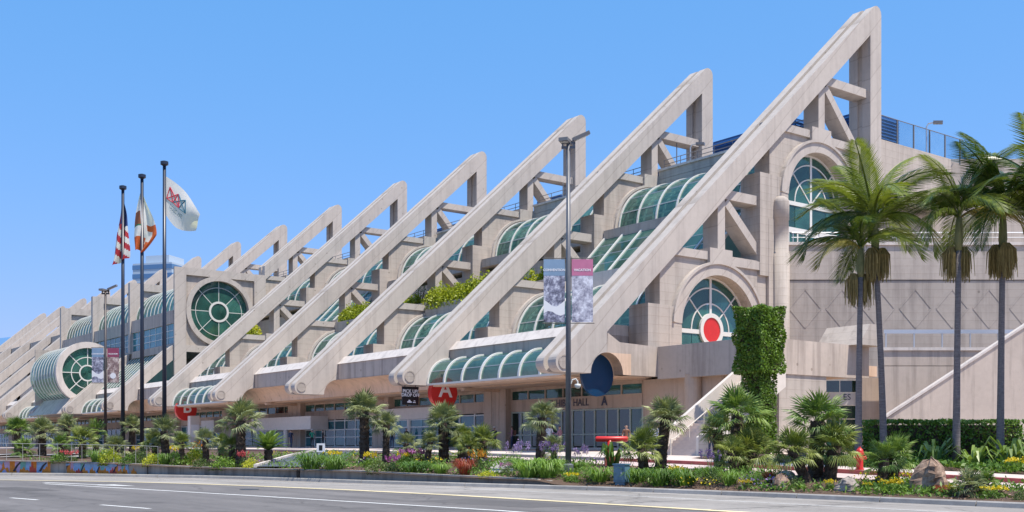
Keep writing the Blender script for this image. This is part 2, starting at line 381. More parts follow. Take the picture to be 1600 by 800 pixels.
# expansion joints across the apron
for x in [-56,-50,-44.6,-39.6,-34.5,-30.2,-26.0,-22.4,-18.6]:
    j = MB(); y0 = yel(x)+0.2; y1 = kerb(x)-0.05
    j.add([(x-0.5,y0,0.0075),(x-0.45,y0,0.0075),(x+0.05,y1,0.0075),(x,y1,0.0075)], [(0,1,2,3)])
    structure(j.build('apron_joint', M['dark']))
for (x0, x1, y0, y1) in ((-27.5,-22.5,17.2,19.2),(-46.5,-42.0,9.4,10.6)):
    structure(MB().add([(x0,y0,0.004),(x1,y0+0.5,0.004),(x1,y1+0.5,0.004),(x0,y1,0.004)],[(0,1,2,3)]).build('road_patch', M['patch']))
o = structure(MB().tube([(-38.5,16.9,0.002),(-38.5,16.9,0.012)],0.36,24).build('manhole_cover', M['dark']))
# kerb of separate stones
kb = bpy.data.objects.new('kerb', None); COL.objects.link(kb); structure(kb)
x = -68.0
while x < 6:
    ln = 2.9; x2 = x+ln-0.03
    m = MB(); seg = [x+(x2-x)*k/3 for k in range(4)]
    prof = [(0.0,0.0),(0.03,0.12),(0.07,0.15),(0.22,0.15),(0.22,-0.05),(0,-0.05)]
    vs = []
    for xx in seg:
        dx = 0.4; t = Vector((2*dx, kerb(xx+dx)-kerb(xx-dx))).normalized(); nrm = Vector((-t.y, t.x))
        for o, h in prof: vs.append((xx+nrm.x*o, kerb(xx)+nrm.y*o, h))
    n = len(prof); fs = []
    for k in range(3):
        for q in range(n): fs.append((k*n+q, (k+1)*n+q, (k+1)*n+(q+1)%n, k*n+(q+1)%n))
    fs += [tuple(range(n)), tuple(range(4*n-1,3*n-1,-1))]
    m.add(vs, fs); m.build('kerb_stone', M['kerb'], kb); x += ln
# planting bed, drive, plaza
bed = MB(); xs = [-150,-120,-100,-90,-84,-78,-74]+[round(-72+0.8*i,2) for i in range(0,92)]+[4,10,20,40,70]; R_ = 10; rows = []
for x in xs:
    k = kerb(x)+0.2; n = interp(x, NEAR)-0.02
    for r in range(R_+1):
        y = k+(n-k)*r/R_; rows.append((x, y, zg(x,y)+random.uniform(-0.03,0.03)*(0 < r < R_)))
fs = []
for i in range(len(xs)-1):
    for r in range(R_): a = i*(R_+1)+r; fs.append((a, a+R_+1, a+R_+2, a+1))
bed.add(rows, fs); structure(bed.build('planting_bed', M['soil'], smooth=True))
structure(strip(lambda x: interp(x,NEAR), lambda x: interp(x,FAR), lambda x,y: drv(x), [x for x in XS]).build('drop_off_drive', M['drive']))
def kerbline(f0, w, z0, z1, xa, xb, nm, mat):
    m = MB(); xs = [x for x in XS if xa <= x <= xb]; vs = []
    for x in xs:
        y = f0(x); d = drv(x); vs += [(x,y,d+z0),(x,y,d+z1),(x,y+w,d+z1),(x,y+w,d+z0)]
    fs = []
    for i in range(len(xs)-1):
        a = 4*i; fs += [(a,a+4,a+5,a+1),(a+1,a+5,a+6,a+2),(a+2,a+6,a+7,a+3)]
    m.add(vs, fs+[(0,1,2,3)]); structure(m.build(nm, mat))
kerbline(lambda x: interp(x,FAR), 0.25, -0.05, 0.155, -41, 40, 'red_kerb', M['redkerb'])
kerbline(lambda x: interp(x,FAR), 0.25, -0.05, 0.155, -200, -41.2, 'plaza_kerb', M['kerb'])
kerbline(lambda x: interp(x,NEAR)-0.2, 0.22, -0.5, 0.12, -110, -44, 'red_kerb', M['redkerb'])
pz = MB(); pxs = [-260,-200,-150,-120,-100]+[round(-90+2*i,1) for i in range(46)]+[20,70]; PR = 6; vs = []
for x in pxs:
    f = interp(x,FAR)+0.25
    for y in [f, f+3, f+6, f+10, f+14, 62, 110]: vs.append((x, y, zg(x,y)))
fs = []
for i in range(len(pxs)-1):
    for r in range(PR): a = i*7+r; fs.append((a,a+7,a+8,a+1))
pz.add(vs, fs); structure(pz.build('plaza', M['plaza']))
# low wall along the kerb, in two lengths, mural on the left one
def lowwall(xa, xb, nm, label):
    o = thing(nm, label, 'wall', (xa, kerb(xa)+0.7, 0))
    n = max(2, int((xb-xa)/1.0)); m = MB(); vs = []; bx, by = xa, kerb(xa)+0.7
    for i in range(n+1):
        x = xa+(xb-xa)*i/n; dx = 0.4; t = Vector((2*dx, kerb(x+dx)-kerb(x-dx))).normalized(); nr = Vector((-t.y, t.x))
        for o_, z in ((0.55,0.0),(0.55,1),(0.85,1),(0.85,0.0)):
            vs.append((x+nr.x*o_-bx, kerb(x)+nr.y*o_-by, interp(x,WTOP) if z else -0.1))
    fs = []
    for i in range(n):
        a = 4*i; fs += [(a,a+4,a+5,a+1),(a+1,a+5,a+6,a+2),(a+2,a+6,a+7,a+3)]
    fs += [(0,1,2,3),(4*n,4*n+3,4*n+2,4*n+1)]
    m.add(vs, fs); m.build('wall_body', M['lowwall'], o); return o
mural_wall = lowwall(-70.0, -57.6, 'mural_wall', 'low roadside wall painted with an orange and blue mural')
lowwall(-57.5, -47.2, 'planter_wall', 'low bare concrete planter wall between the mural and the paved ramp')
lowwall(-46.9, -32.4, 'planter_wall', 'low concrete planter wall along the kerb right of the paved ramp')
# ------------------------------------------------------------------ the convention centre
centre = thing('convention_center', 'long beige concrete hall with rows of sloping fins and green glass vaults', 'building', (-52, 43, 1.4))
OFF = Vector((-52, 43, 1.4))
def bpart(mb, name, mats, parent=None, smooth=False):
    """a part of the centre, given in world coordinates"""
    par = parent or centre
    base = OFF if par is centre else par['at']
    o = mb.build(name, mats, par, smooth)
    o.location = (0,0,0)
    me = o.data
    me.transform(Matrix.Translation(-Vector(base)))
    if par is centre: o['at'] = tuple(OFF)
    return o
def T(y): return 7.30+0.902*(y-43.05)
def arc(cy, cz, r, a0, a1, n):
    return [(cy+r*math.cos(RAD(a0+(a1-a0)*k/n)), cz+r*math.sin(RAD(a0+(a1-a0)*k/n))) for k in range(n+1)]
CUT = (47.1, 6.25, 1.38)
def fin_profile(zcol):
    p = arc(43.45, 6.85, 0.6, 270, 132, 8)[::-1]            # rounded toe, from the slope down to the underside
    p += [(45.72, 6.25)] + arc(*CUT, 180, 90, 8)[1:]
    p += [(47.1, T(47.1)-2.0), (75.2, T(75.2)-2.0), (75.2, zcol), (76.65, zcol)]
    p += [(76.65, 36.2)] + arc(76.05, 36.2, 0.6, 0, 125, 5)[1:]
    return p
NF = 15; PITCH = 18.0; X1 = -52.0
def finx(i): return X1-PITCH*(i-1)
# one fin in local coordinates (near face at x = 0), shared by all
def L(mb): mb.v = [(x, y-43, z-1.4) for x, y, z in mb.v]; return mb
mb = MB()
for a, b in ((-0.78, 0.0), (-2.0, -1.22)): mb.prism(fin_profile(20.0), a, b)
core = [(43.9,6.5),(46.9,7.75),(47.0,T(47.0)-1.9),(75.35,T(75.35)-1.95),(75.35,20.0),(76.4,20.0),(76.4,35.8),(75.9,36.0),(43.6,7.35)]
mb.prism(core, -1.3, -0.7)
ME_FIN = L(mb).mesh('fin_beam', M['fin'])
mb = MB()      # fins interrupted by the central block: lower leg and upper leg
lo = arc(43.45, 6.85, 0.6, 270, 132, 8)[::-1]+[(45.72, 6.25)]+arc(*CUT, 180, 90, 8)[1:]+[(47.1, T(47.1)-2.0),(51.68, T(51.68)-2.0),(51.68, T(51.68))]
hi = [(64.62, T(64.62)-2.0),(75.2, T(75.2)-2.0),(75.2, 20.0),(76.65, 20.0),(76.65, 36.2)]+arc(76.05, 36.2, 0.6, 0, 125, 5)[1:]+[(64.62, T(64.62))]
mb2 = MB()
for a, b in ((-0.78, 0.0), (-2.0, -1.22)): mb.prism(lo, a, b); mb2.prism(hi, a, b)
mb.prism([(43.9,6.5),(46.9,7.75),(47.0,T(47.0)-1.9),(51.6,T(51.6)-1.9),(51.6,T(51.6)-0.45),(43.6,7.35)], -1.3, -0.7)
mb2.prism([(64.7,T(64.7)-1.9),(75.35,T(75.35)-1.95),(75.35,20.0),(76.4,20.0),(76.4,35.8),(75.9,36.0),(64.7,T(64.7)-0.5)], -1.3, -0.7)
ME_FIN_CUT = L(mb).mesh('fin_beam', M['fin']); ME_FIN_TOP = L(mb2).mesh('fin_beam', M['fin'])
def bar(y0, z0, y1, z1, h, w=1.3, xc=-1.0):
    return MB().obox((xc,y0,z0),(xc,y1,z1), w, h, up=(0,0,1) if abs(y1-y0) > 0.01 else (0,1,0))
def posts():
    d = {}
    d['post_lower'] = bar(58.15,15.0,58.15,T(58.15)-1.9,0.75,1.4)
    d['post_upper'] = bar(69.4,25.2,69.4,T(69.4)-1.9,0.75,1.4)
    d['strut_lower'] = bar(58.53,19.4,63.2,19.4,0.68)
    d['strut_upper'] = bar(69.78,29.72,75.2,29.72,0.68)
    d['brace_lower'] = bar(58.7,18.9,63.0,15.0,0.62,1.28)
    d['brace_upper'] = bar(69.95,29.2,73.6,25.4,0.62,1.28)
    return {k: L(v).mesh(k, M['fin']) for k, v in d.items()}
ME_POSTS = posts()
mb = MB().disc_x(-0.01, 0.035, 43.5, 6.87, 0.36, 24)
mb.ring_x(-0.01, 0.06, 43.5, 6.87, 0.36, 0.44, 0, 360, 24)
ME_BOLT = L(mb).mesh('toe_cap', M['grey'])
def arch_wall(dy, dz, zb, x0=-1.7, x1=-0.3, top=15.05):
    """wall panel with a round-headed opening, moulded ring and keystone"""
    cy, cz, r = 57.75+dy, 9.75+dz, 3.78; y0, y1 = 52.1+dy, 62.9+dy; t = top+dz
    m = MB(); A = arc(cy, cz, r, 180, 0, 24)
    for (xx, flip) in ((x1, 0), (x0, 1)):
        for k in range(24):
            (a, b), (c, d) = A[k], A[k+1]
            ta = y0 if k == 0 else a; tc = y1 if k == 23 else c
            q = [(xx,a,b),(xx,c,d),(xx,tc if k<23 else y1,t),(xx,ta if k>0 else y0,t)]
            m.add(q, [(0,1,2,3) if flip else (3,2,1,0)])
        for (ya, yb) in ((y0, cy-r), (cy+r, y1)):
            q = [(xx,ya,zb),(xx,yb,zb),(xx,yb,cz),(xx,ya,cz)]; m.add(q, [(0,1,2,3) if flip else (3,2,1,0)])
        for sgn, ye in ((-1, y0), (1, y1)):
            ya = cy+sgn*r; q = [(xx,ya,cz),(xx,ye,cz),(xx,ye,t)]; m.add(q, [(0,1,2)])
    for k in range(24):
        (a, b), (c, d) = A[k], A[k+1]; m.add([(x0,a,b),(x1,a,b),(x1,c,d),(x0,c,d)], [(0,1,2,3)])
    for ya in (cy-r, cy+r): m.add([(x0,ya,zb),(x1,ya,zb),(x1,ya,cz),(x0,ya,cz)], [(0,1,2,3)])
    m.add([(x0,y0,t),(x1,y0,t),(x1,y1,t),(x0,y1,t)], [(0,1,2,3)])
    m.add([(x0,y0,zb),(x1,y0,zb),(x1,y0,t),(x0,y0,t)], [(0,1,2,3)])
    m.add([(x0,y1,zb),(x1,y1,zb),(x1,y1,t),(x0,y1,t)], [(0,1,2,3)])
    return m
def arch_trim(dy, dz):
    cy, cz = 57.75+dy, 9.75+dz; m = MB()
    m.ring_x(-1.72, -0.02, cy, cz, 3.80, 4.72, 3, 177, 36)
    m.ring_x(-0.05, 0.10, cy, cz, 4.55, 4.74, 3, 177, 36)
    m.box(-1.85, 0.06, cy-1.15, cy+1.15, 14.35+dz, 15.38+dz)            # keystone block
    m.box(-1.8, -0.12, 52.12+dy, cy-1.15, 14.55+dz, 15.12+dz)           # ledge left
    m.box(-1.8, -0.12, cy+1.15, 62.88+dy, 14.35+dz, 14.95+dz)           # ledge right
    return m
def pier(dy, dz, zb):
    m = MB()
    m.box(-1.9, -0.08, 50.8+dy, 52.75+dy, zb, 11.1+dz)
    m.box(-1.88, -0.06, 52.75+dy, 53.95+dy, zb, 11.05+dz)
    return m
UP = (11.2, 10.35)
ME_AW_L = L(arch_wall(0,0,8.2)).mesh('arch_wall', M['wall']); ME_AW_U = L(arch_wall(*UP,16.3)).mesh('arch_wall', M['wall'])
ME_AT_L = L(arch_trim(0,0)).mesh('arch_surround', M['fin']); ME_AT_U = L(arch_trim(*UP)).mesh('arch_surround', M['fin'])
ME_PR_L = L(pier(0,0,8.0)).mesh('pier_block', M['wall']); ME_PR_U = L(pier(*UP,14.0)).mesh('pier_block', M['wall'])
# core mass of the pier between the two arches
ME_MID = L(MB().box(-1.95,-0.05,62.95,64.75,8.0,18.2)).mesh('pier_shaft', M['wall'])
fins = {}
for i in range(1, NF+1):
    fo = put('fin', ME_FIN_CUT if 6 <= i <= 9 else ME_FIN, centre, (finx(i)-OFF.x, 0, 0)); fins[i] = fo
    if 6 <= i <= 9: put('upper_leg', ME_FIN_TOP, fo)
    if i <= 11:
        for k, me in ME_POSTS.items():
            if i in (7,8,9) and 'lower' in k: continue
            put(k.split('_')[0], me, fo)
    if i <= 9: put('toe_cap', ME_BOLT, fo)
    if i <= 10:
        if i not in (6,7,8,9):
            put('arch_wall', ME_AW_L, fo); put('arch_surround', ME_AT_L, fo); put('pier_block', ME_PR_L, fo); put('pier_shaft', ME_MID, fo)
        put('arch_wall', ME_AW_U, fo); put('arch_surround', ME_AT_U, fo); put('pier_block', ME_PR_U, fo)
# bays -----------------------------------------------------------------
def quarter(cy, cz, r, a0, a1, n): return arc(cy, cz, r, a0, a1, n)
def vault(i, cy, cz, r, nx, rows, single, a0=180, a1=90, name='vault', ribw=0.16, glassm='glass'):
    """quarter barrel of glass between fin i+1 and fin i: white ribs, purlins, panes"""
    xa, xb = finx(i+1)+0.12, finx(i)-2.05
    step = (xb-xa)/nx
    rm = MB(); rm.box(xa, xb, cy+0.6, cy+0.8, cz-1.4, cz+r+0.1); rm.box(xa, xb, cy-r, cy+0.6, cz-1.6, cz-1.4)
    root = bpart(rm, name, M['interior'])
    ribm = MB().ring_x(-ribw/2, ribw/2, cy, cz, r-0.10, r+0.10, a0, a1, 16); ribm.v = [(x, y-43, z-1.4) for x, y, z in ribm.v]; me_r = ribm.mesh('rib', M['white'])
    for k in range(nx+1): put('rib', me_r, root, (xa+step*k-OFF.x, 0, 0))
    for q in range(rows+1):
        a = RAD(a0+(a1-a0)*q/rows); c = (cy+r*math.cos(a), cz+r*math.sin(a))
        bpart(MB().obox((xa,c[0],c[1]),(xb,c[0],c[1]),0.07,0.07), 'purlin', M['white'], root)
    inner = MB()
    for q in range(rows):                                               # light inner purlins seen through the glass
        for f in (0.33, 0.66):
            a = RAD(a0+(a1-a0)*(q+f)/rows); rr = r-0.45; inner.obox((xa,cy+rr*math.cos(a),cz+rr*math.sin(a)),(xb,cy+rr*math.cos(a),cz+rr*math.sin(a)),0.12,0.12)
    for k in range(nx*2+1):
        x = xa+step*k/2; inner.ring_x(x-0.06, x+0.06, cy, cz, r-0.75, r-0.6, a0, a1, 10)
    stuff(bpart(inner, 'inner_frame', M['white'], root))
    def pane(x0, x1, b0, b1):
        p = arc(cy, cz, r, b0, b1, 3); v = [(x,y,z) for x in (x0,x1) for y, z in p]
        return v, [(k,k+1,5+k,4+k) for k in range(3)]
    if single:
        for q in range(rows):
            b0 = a0+(a1-a0)*q/rows; b1 = a0+(a1-a0)*(q+1)/rows
            v, f = pane(-step/2+ribw/2, step/2-ribw/2, b0, b1)
            me = MB().add([(x, y-43, z-1.4) for x, y, z in v], f).mesh('pane', M[glassm])
            for k in range(nx): put('pane', me, root, (xa+step*(k+0.5)-OFF.x, 0, 0))
    else:
        m = MB()
        for k in range(nx):
            v, f = pane(xa+step*k, xa+step*(k+1), a0, a1)
            p = arc(cy, cz, r, a0, a1, 10); v = [(x,y,z) for x in (xa+step*k, xa+step*(k+1)) for y, z in p]
            m.add(v, [(j,j+1,12+j,11+j) for j in range(10)])
        bpart(m, 'glazing', M[glassm], root)
    return root
CANOPY = (1, 4, 6, 8)
SLOPED = (1, 4)
for i in range(1, 14):
    xa, xb = finx(i+1), finx(i)-2.0
    e = 0.004*i
    # spandrel with pale sloped coping
    sp = MB().prism([(47.14,7.63),(52.0,7.63),(52.0,9.03),(47.14,9.03)], xa+0.003, xb-0.003)
    so = bpart(sp, 'spandrel', M['span'])
    cp = MB().prism([(47.06,9.04),(52.6,9.04),(52.6,9.75),(47.75,9.75)], xa+0.003, xb-0.003)
    bpart(cp, 'coping', M['coping'], so)
    # concave soffit and flat soffit
    q = arc(*CUT, 90, 0, 8); prof = q+[(49.2,6.25),(49.2,7.62),(47.1,7.62)]
    bpart(MB().prism(prof[::-1], xa-2.02, xb+2.0 if i == 1 else xb+0.003), 'soffit_cove', M['soffit'])
    bpart(MB().box(xa-2.0, xb, 49.2, 53.0, 6.18, 6.6), 'soffit', M['soffit'])
    bpart(MB().box(xa-0.35, xa+0.05, 48.4, 52.3, 5.95, 6.18), 'soffit_rib', M['soffit'])
    if i in CANOPY:
        nx = 7; xc0, xc1 = xa+0.06, xb-0.06; st = (xc1-xc0)/nx
        cn = bpart(MB().box(xc0,xc1,45.12,47.1,6.12,6.22), 'canopy', M['soffit'])
        for k in range(nx+1):
            x = xc0+st*k; bpart(MB().ring_x(x-0.09, x+0.09, 47.1, 6.3, 1.9, 2.12, 180, 92, 12), 'rib', M['white'], cn)
        bpart(MB().obox((xc0,45.08,6.3),(xc1,45.08,6.3),0.16,0.14), 'canopy_edge', M['white'], cn)
        for q in range(3):
            p = arc(47.1, 6.3, 2.0, 180-30*q, 150-30*q, 3)
            v = [(x,y-43,z-1.4) for x in (-st/2+0.09, st/2-0.09) for y, z in p]
            me = MB().add(v, [(k,k+1,5+k,4+k) for k in range(3)]).mesh('pane', M['glass'])
            for k in range(nx): put('pane', me, cn, (xc0+st*(k+0.5)-OFF.x,0,0))
            a = RAD(150-30*q)
            if q < 2: bpart(MB().obox((xc0,47.1+2*math.cos(a),6.3+2*math.sin(a)),(xc1,47.1+2*math.cos(a),6.3+2*math.sin(a)),0.05,0.05), 'purlin', M['white'], cn)
    near = i <= 3
    mid = 6 <= i <= 8
    # lower vault
    if not mid and i <= 9: vault(i, 57.75, 9.9, 4.25, 7, 4, near)
    # upper vault
    if not mid and i <= 9: vault(i, 68.95, 20.2, 4.25, 7, 4, near)
    if i <= 9:
        # terrace behind the lower vault, wall up to the upper vault
        bpart(MB().box(xa, xb, 57.75, 69.0, 13.6, 14.2), 'terrace', M['plaza'])
        if i not in SLOPED:
            bpart(MB().box(xa, xb, 63.6, 64.4, 14.2, 18.9), 'terrace_wall', M['wall'])
            bpart(MB().box(xa, xb, 56.4, 56.8, 13.9, 15.05), 'planter_front', M['wall'])
            bpart(MB().box(xa, xb, 56.8, 59.4, 14.21, 14.9), 'planter_bed', M['soil'])
        else:
            p = [(59.4,15.7),(63.2,19.55)]; nx = 7; st = (xb-xa-0.3)/nx; x0 = xa+0.12
            sg = bpart(MB().box(xa,xb,58.9,59.5,14.2,15.7), 'sloped_skylight', M['coping'])
            for k in range(nx+1):
                x = x0+st*k; bpart(MB().obox((x,p[0][0],p[0][1]),(x,p[1][0],p[1][1]),0.18,0.22), 'rib', M['white'], sg)
            bpart(MB().box(xa,xb,63.3,63.4,14.2,19.5), 'back_wall', M['interior'], sg)
            for q in range(4):
                a = Vector((p[0][0]+(p[1][0]-p[0][0])*q/4, p[0][1]+(p[1][1]-p[0][1])*q/4)); b = Vector((p[0][0]+(p[1][0]-p[0][0])*(q+1)/4, p[0][1]+(p[1][1]-p[0][1])*(q+1)/4))
                me = MB().add([(-st/2+.09,a.x-43,a.y-1.4),(st/2-.09,a.x-43,a.y-1.4),(st/2-.09,b.x-43,b.y-1.4),(-st/2+.09,b.x-43,b.y-1.4)],[(0,1,2,3)]).mesh('pane', M['glass'])
                for k in range(nx): put('pane', me, sg, (x0+st*(k+0.5)-OFF.x,0,0))
                bpart(MB().obox((x0,a.x,a.y),(x0+st*nx,a.x,a.y),0.05,0.06), 'purlin', M['white'], sg)
        bpart(MB().box(xa, xb, 63.0, 66.0, 19.3, 20.1), 'vault_sill', M['wall'])
    # roof parapet in block courses, slab and rail
    if i <= 11:
        pr = MB(); pr.box(xa, xb, 69.6, 70.1, 24.0, 24.74)
        for q in range(2): pr.box(xa, xb, 69.6, 70.1, 24.76+0.70*q, 25.43+0.72*q)
        po = bpart(pr, 'roof_parapet', M['block'])
        bpart(MB().box(xa-0.01, xb+0.01, 69.45, 70.25, 26.16, 26.36), 'parapet_cap', M['coping'], po)
        bpart(MB().box(xa-2, xb, 70.1, 110, 24.5, 25.2), 'roof', M['grey'])
        r = MB()
        for z in (26.9, 27.3): r.tube([(xa,70.3,z),(xb,70.3,z)],0.035,6)
        for k in range(9): x = xa+(xb-xa)*k/8; r.tube([(x,70.3,26.3),(x,70.3,27.3)],0.03,6)
        bpart(r, 'roof_rail', M['lampgrey'], po)
for i in range(10, 15):                 # plain stepped mass behind the farthest fins
    xa, xb = finx(i+1), finx(i)-2.0
    bpart(MB().box(xa-2.3, xb+2.3 if i > 10 else xb, 53.5, 66.0, 1.2, 14.2), 'far_lower_block', M['wall'])
    bpart(MB().box(xa-2.3, xb+2.3 if i > 10 else xb, 64.0, 74.8, 14.21, 25.4), 'far_upper_block', M['wall'])
# ground floor -----------------------------------------------------------
GY = 52.4
for i in range(1, 12):
    xa, xb = finx(i+1), finx(i)-2.0
    zf = zg(xa, 52)
    # piers with vertical joints
    pm = MB()
    for a, b in ((xa-2.1, xa-1.05), (xa-1.0, xa-0.05), (xa, xa+0.85)): pm.box(a, b, GY-0.55, GY+1.0, zf-0.3, 6.2)
    bpart(pm, 'pier', M['tan'])
    a, b = xa+0.85, xb-0.1 if i > 1 else -54.3
    hd = bpart(MB().box(a, b, GY, GY+0.3, 4.35, 5.28).box(a, b, GY, GY+0.3, 5.95, 6.25), 'header', M['tan'])
    n = 7; st = (b-a)/n
    for k in range(n+1): bpart(MB().box(a+st*k-0.05, a+st*k+0.05, GY+0.02, GY+0.22, 5.28, 5.95), 'mullion', M['tan'], hd)
    me = MB().box(-st/2+0.06, st/2-0.06, GY+0.1-43, GY+0.14-43, 5.28-1.4, 5.95-1.4).mesh('pane', M['glassd'])
    for k in range(n): put('pane', me, hd, (a+st*(k+0.5)-OFF.x,0,0))
    # shop front: frames and panes
    n2 = 12 if i == 1 else 7; s2 = (b-a)/n2
    gm = M['glassdoor'] if i in (1,) else M['glassb']
    so = bpart(MB().box(a, b, GY+0.02, GY+0.24, zf-0.1, zf+0.08), 'shop_front', M['cream'])
    fm = M['frame_green'] if i == 1 else M['white']
    for k in range(n2+1): bpart(MB().box(a+s2*k-0.06, a+s2*k+0.06, GY+0.03, GY+0.2, zf+0.08, 4.35), 'mullion', fm, so)
    lev = ([zf+0.12, zf+1.05, 4.28] if i == 1 else [zf+0.1, zf+1.0, zf+1.75, 4.2])
    for z in lev[1:]: bpart(MB().box(a, b, GY+0.05, GY+0.18, z-0.05, z+0.05), 'transom', fm, so)
    for q in range(len(lev)-1):
        me = MB().box(-s2/2+0.07, s2/2-0.07, GY+0.1-43, GY+0.13-43, lev[q]+0.06-1.4, lev[q+1]-0.06-1.4).mesh('pane', gm)
        for k in range(n2): put('pane', me, so, (a+s2*(k+0.5)-OFF.x,0,0))
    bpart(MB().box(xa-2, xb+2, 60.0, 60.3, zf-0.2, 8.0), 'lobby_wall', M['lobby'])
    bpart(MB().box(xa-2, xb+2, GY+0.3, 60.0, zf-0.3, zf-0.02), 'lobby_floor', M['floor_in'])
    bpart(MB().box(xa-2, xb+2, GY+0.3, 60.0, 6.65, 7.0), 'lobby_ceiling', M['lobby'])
# pale fascia panels in the second and third bays
for x0, x1, z0, z1, dep in ((-88.9,-77.6,4.06,5.06,0.6),(-114.2,-99.9,3.35,4.7,2.0),(-131,-127,3.4,4.8,1.2)):
    fo = bpart(MB().box(x0, x1, GY-dep, GY-0.02, z0, z1), 'fascia_panel', M['cream'])
    bpart(MB().tube([(x1-6,GY-dep+0.2,1.4),(x1-6,GY-dep+0.2,z0)],0.28,14), 'column', M['cream'], fo)
# teal screen panels in front of the second bay
sc_ = MB(); x0, x1, yy = -88.9, -77.6, GY-0.5
for z in (1.6, 2.6, 3.35, 4.0): sc_.box(x0, x1, yy-0.03, yy+0.03, z-0.04, z+0.04)
so = bpart(sc_, 'screen_frame', M['white'])
for k in range(6):
    w = (x1-x0)/6
    for za, zb in ((1.64,2.56),(2.64,3.31),(3.39,3.96)): bpart(MB().box(x0+w*k+0.03,x0+w*(k+1)-0.03,yy-0.012,yy+0.012,za,zb),'screen_pane',M['glassb'],so)
# central projecting block (fins 6 to 9) ----------------------------------
def square_end(x):
    m = MB(); y0, y1, z0, z1 = 51.7, 64.6, 15.0, 25.35; cy, cz, r = 58.0, 19.85, 4.1
    n = 48; A = [2*math.pi*k/n for k in range(n)]
    def edge(a):
        c, s = math.cos(a), math.sin(a); t = min(((y1-cy) if c > 0 else (cy-y0))/max(1e-6,abs(c)), ((z1-cz) if s > 0 else (cz-z0))/max(1e-6,abs(s)))
        return (cy+c*t, cz+s*t)
    for k in range(n):
        a, b = A[k], A[(k+1)%n]
        ia, ib = (cy+r*math.cos(a), cz+r*math.sin(a)), (cy+r*math.cos(b), cz+r*math.sin(b)); ea, eb = edge(a), edge(b)
        m.add([(x,*ia),(x,*ea),(x,*eb),(x,*ib)], [(0,1,2,3)])
        m.add([(x,*ia),(x-0.9,*ia),(x-0.9,*ib),(x,*ib)], [(0,3,2,1)])
    return m
xs_ = finx(6)+0.06
sq = bpart(square_end(xs_), 'square_gable', M['wall'])
m = MB(); m.box(xs_+0.01, xs_+0.35, 51.7, 53.3, 11.0, 25.35); m.box(xs_+0.01, xs_+0.35, 62.9, 64.6, 15.0, 25.35)
m.box(xs_+0.01, xs_+0.36, 53.3, 62.9, 24.4, 25.36); m.box(xs_+0.01, xs_+0.36, 53.3, 62.9, 14.2, 15.1)
m.ring_x(xs_, xs_+0.45, 58.0, 19.85, 4.1, 4.75, 0, 360, 56)
bpart(m, 'gable_frame', M['fin'], sq)
w = MB(); w.ring_x(xs_-0.3, xs_-0.1, 58.0, 19.85, 1.12, 1.4, 0, 360, 36); w.ring_x(xs_-0.25, xs_-0.15, 58.0, 19.85, 3.22, 3.29, 0, 360, 44)
for k in range(8):
    a = RAD(45*k); w.obox((xs_-0.2, 58+1.4*math.cos(a), 19.85+1.4*math.sin(a)), (xs_-0.2, 58+4.1*math.cos(a), 19.85+4.1*math.sin(a)), 0.08, 0.08, up=(1,0,0))
rw = bpart(w, 'rose_window', M['white'], None)
def sector(r0, r1, a0, a1, cy, cz, x, n=6):
    p = arc(cy, cz, r1, a0, a1, n); q = arc(cy, cz, r0, a1, a0, n)
    return MB().prism(p+q, x-0.02, x+0.02)
for k in range(8):
    for r0, r1 in ((1.42,3.18),(3.32,4.08)):
        bpart(sector(r0, r1, 45*k+1, 45*k+44, 58, 19.85, xs_-0.2), 'pane', M['glassd'], rw)
bpart(MB().disc_x(xs_-0.22,xs_-0.18,58,19.85,1.08,32), 'pane', M['glassd'], rw)
gr = MB()   # bright roof grid seen through the rose window
for k in range(13):
    for q in range(11):
        a0_ = RAD(175-13*q); r_ = 4.9; x_ = xs_-1.6-0.8*k
        if q < 10: a1_ = RAD(175-13*(q+1)); gr.obox((x_,58+r_*math.cos(a0_),18.6+r_*math.sin(a0_)),(x_,58+r_*math.cos(a1_),18.6+r_*math.sin(a1_)),0.22,0.16,up=(1,0,0))
for q in range(11): a0_ = RAD(175-13*q); gr.obox((xs_-1.5,58+4.9*math.cos(a0_),18.6+4.9*math.sin(a0_)),(xs_-12,58+4.9*math.cos(a0_),18.6+4.9*math.sin(a0_)),0.22,0.16)
stuff(bpart(gr, 'inner_grid', M['white'], rw))
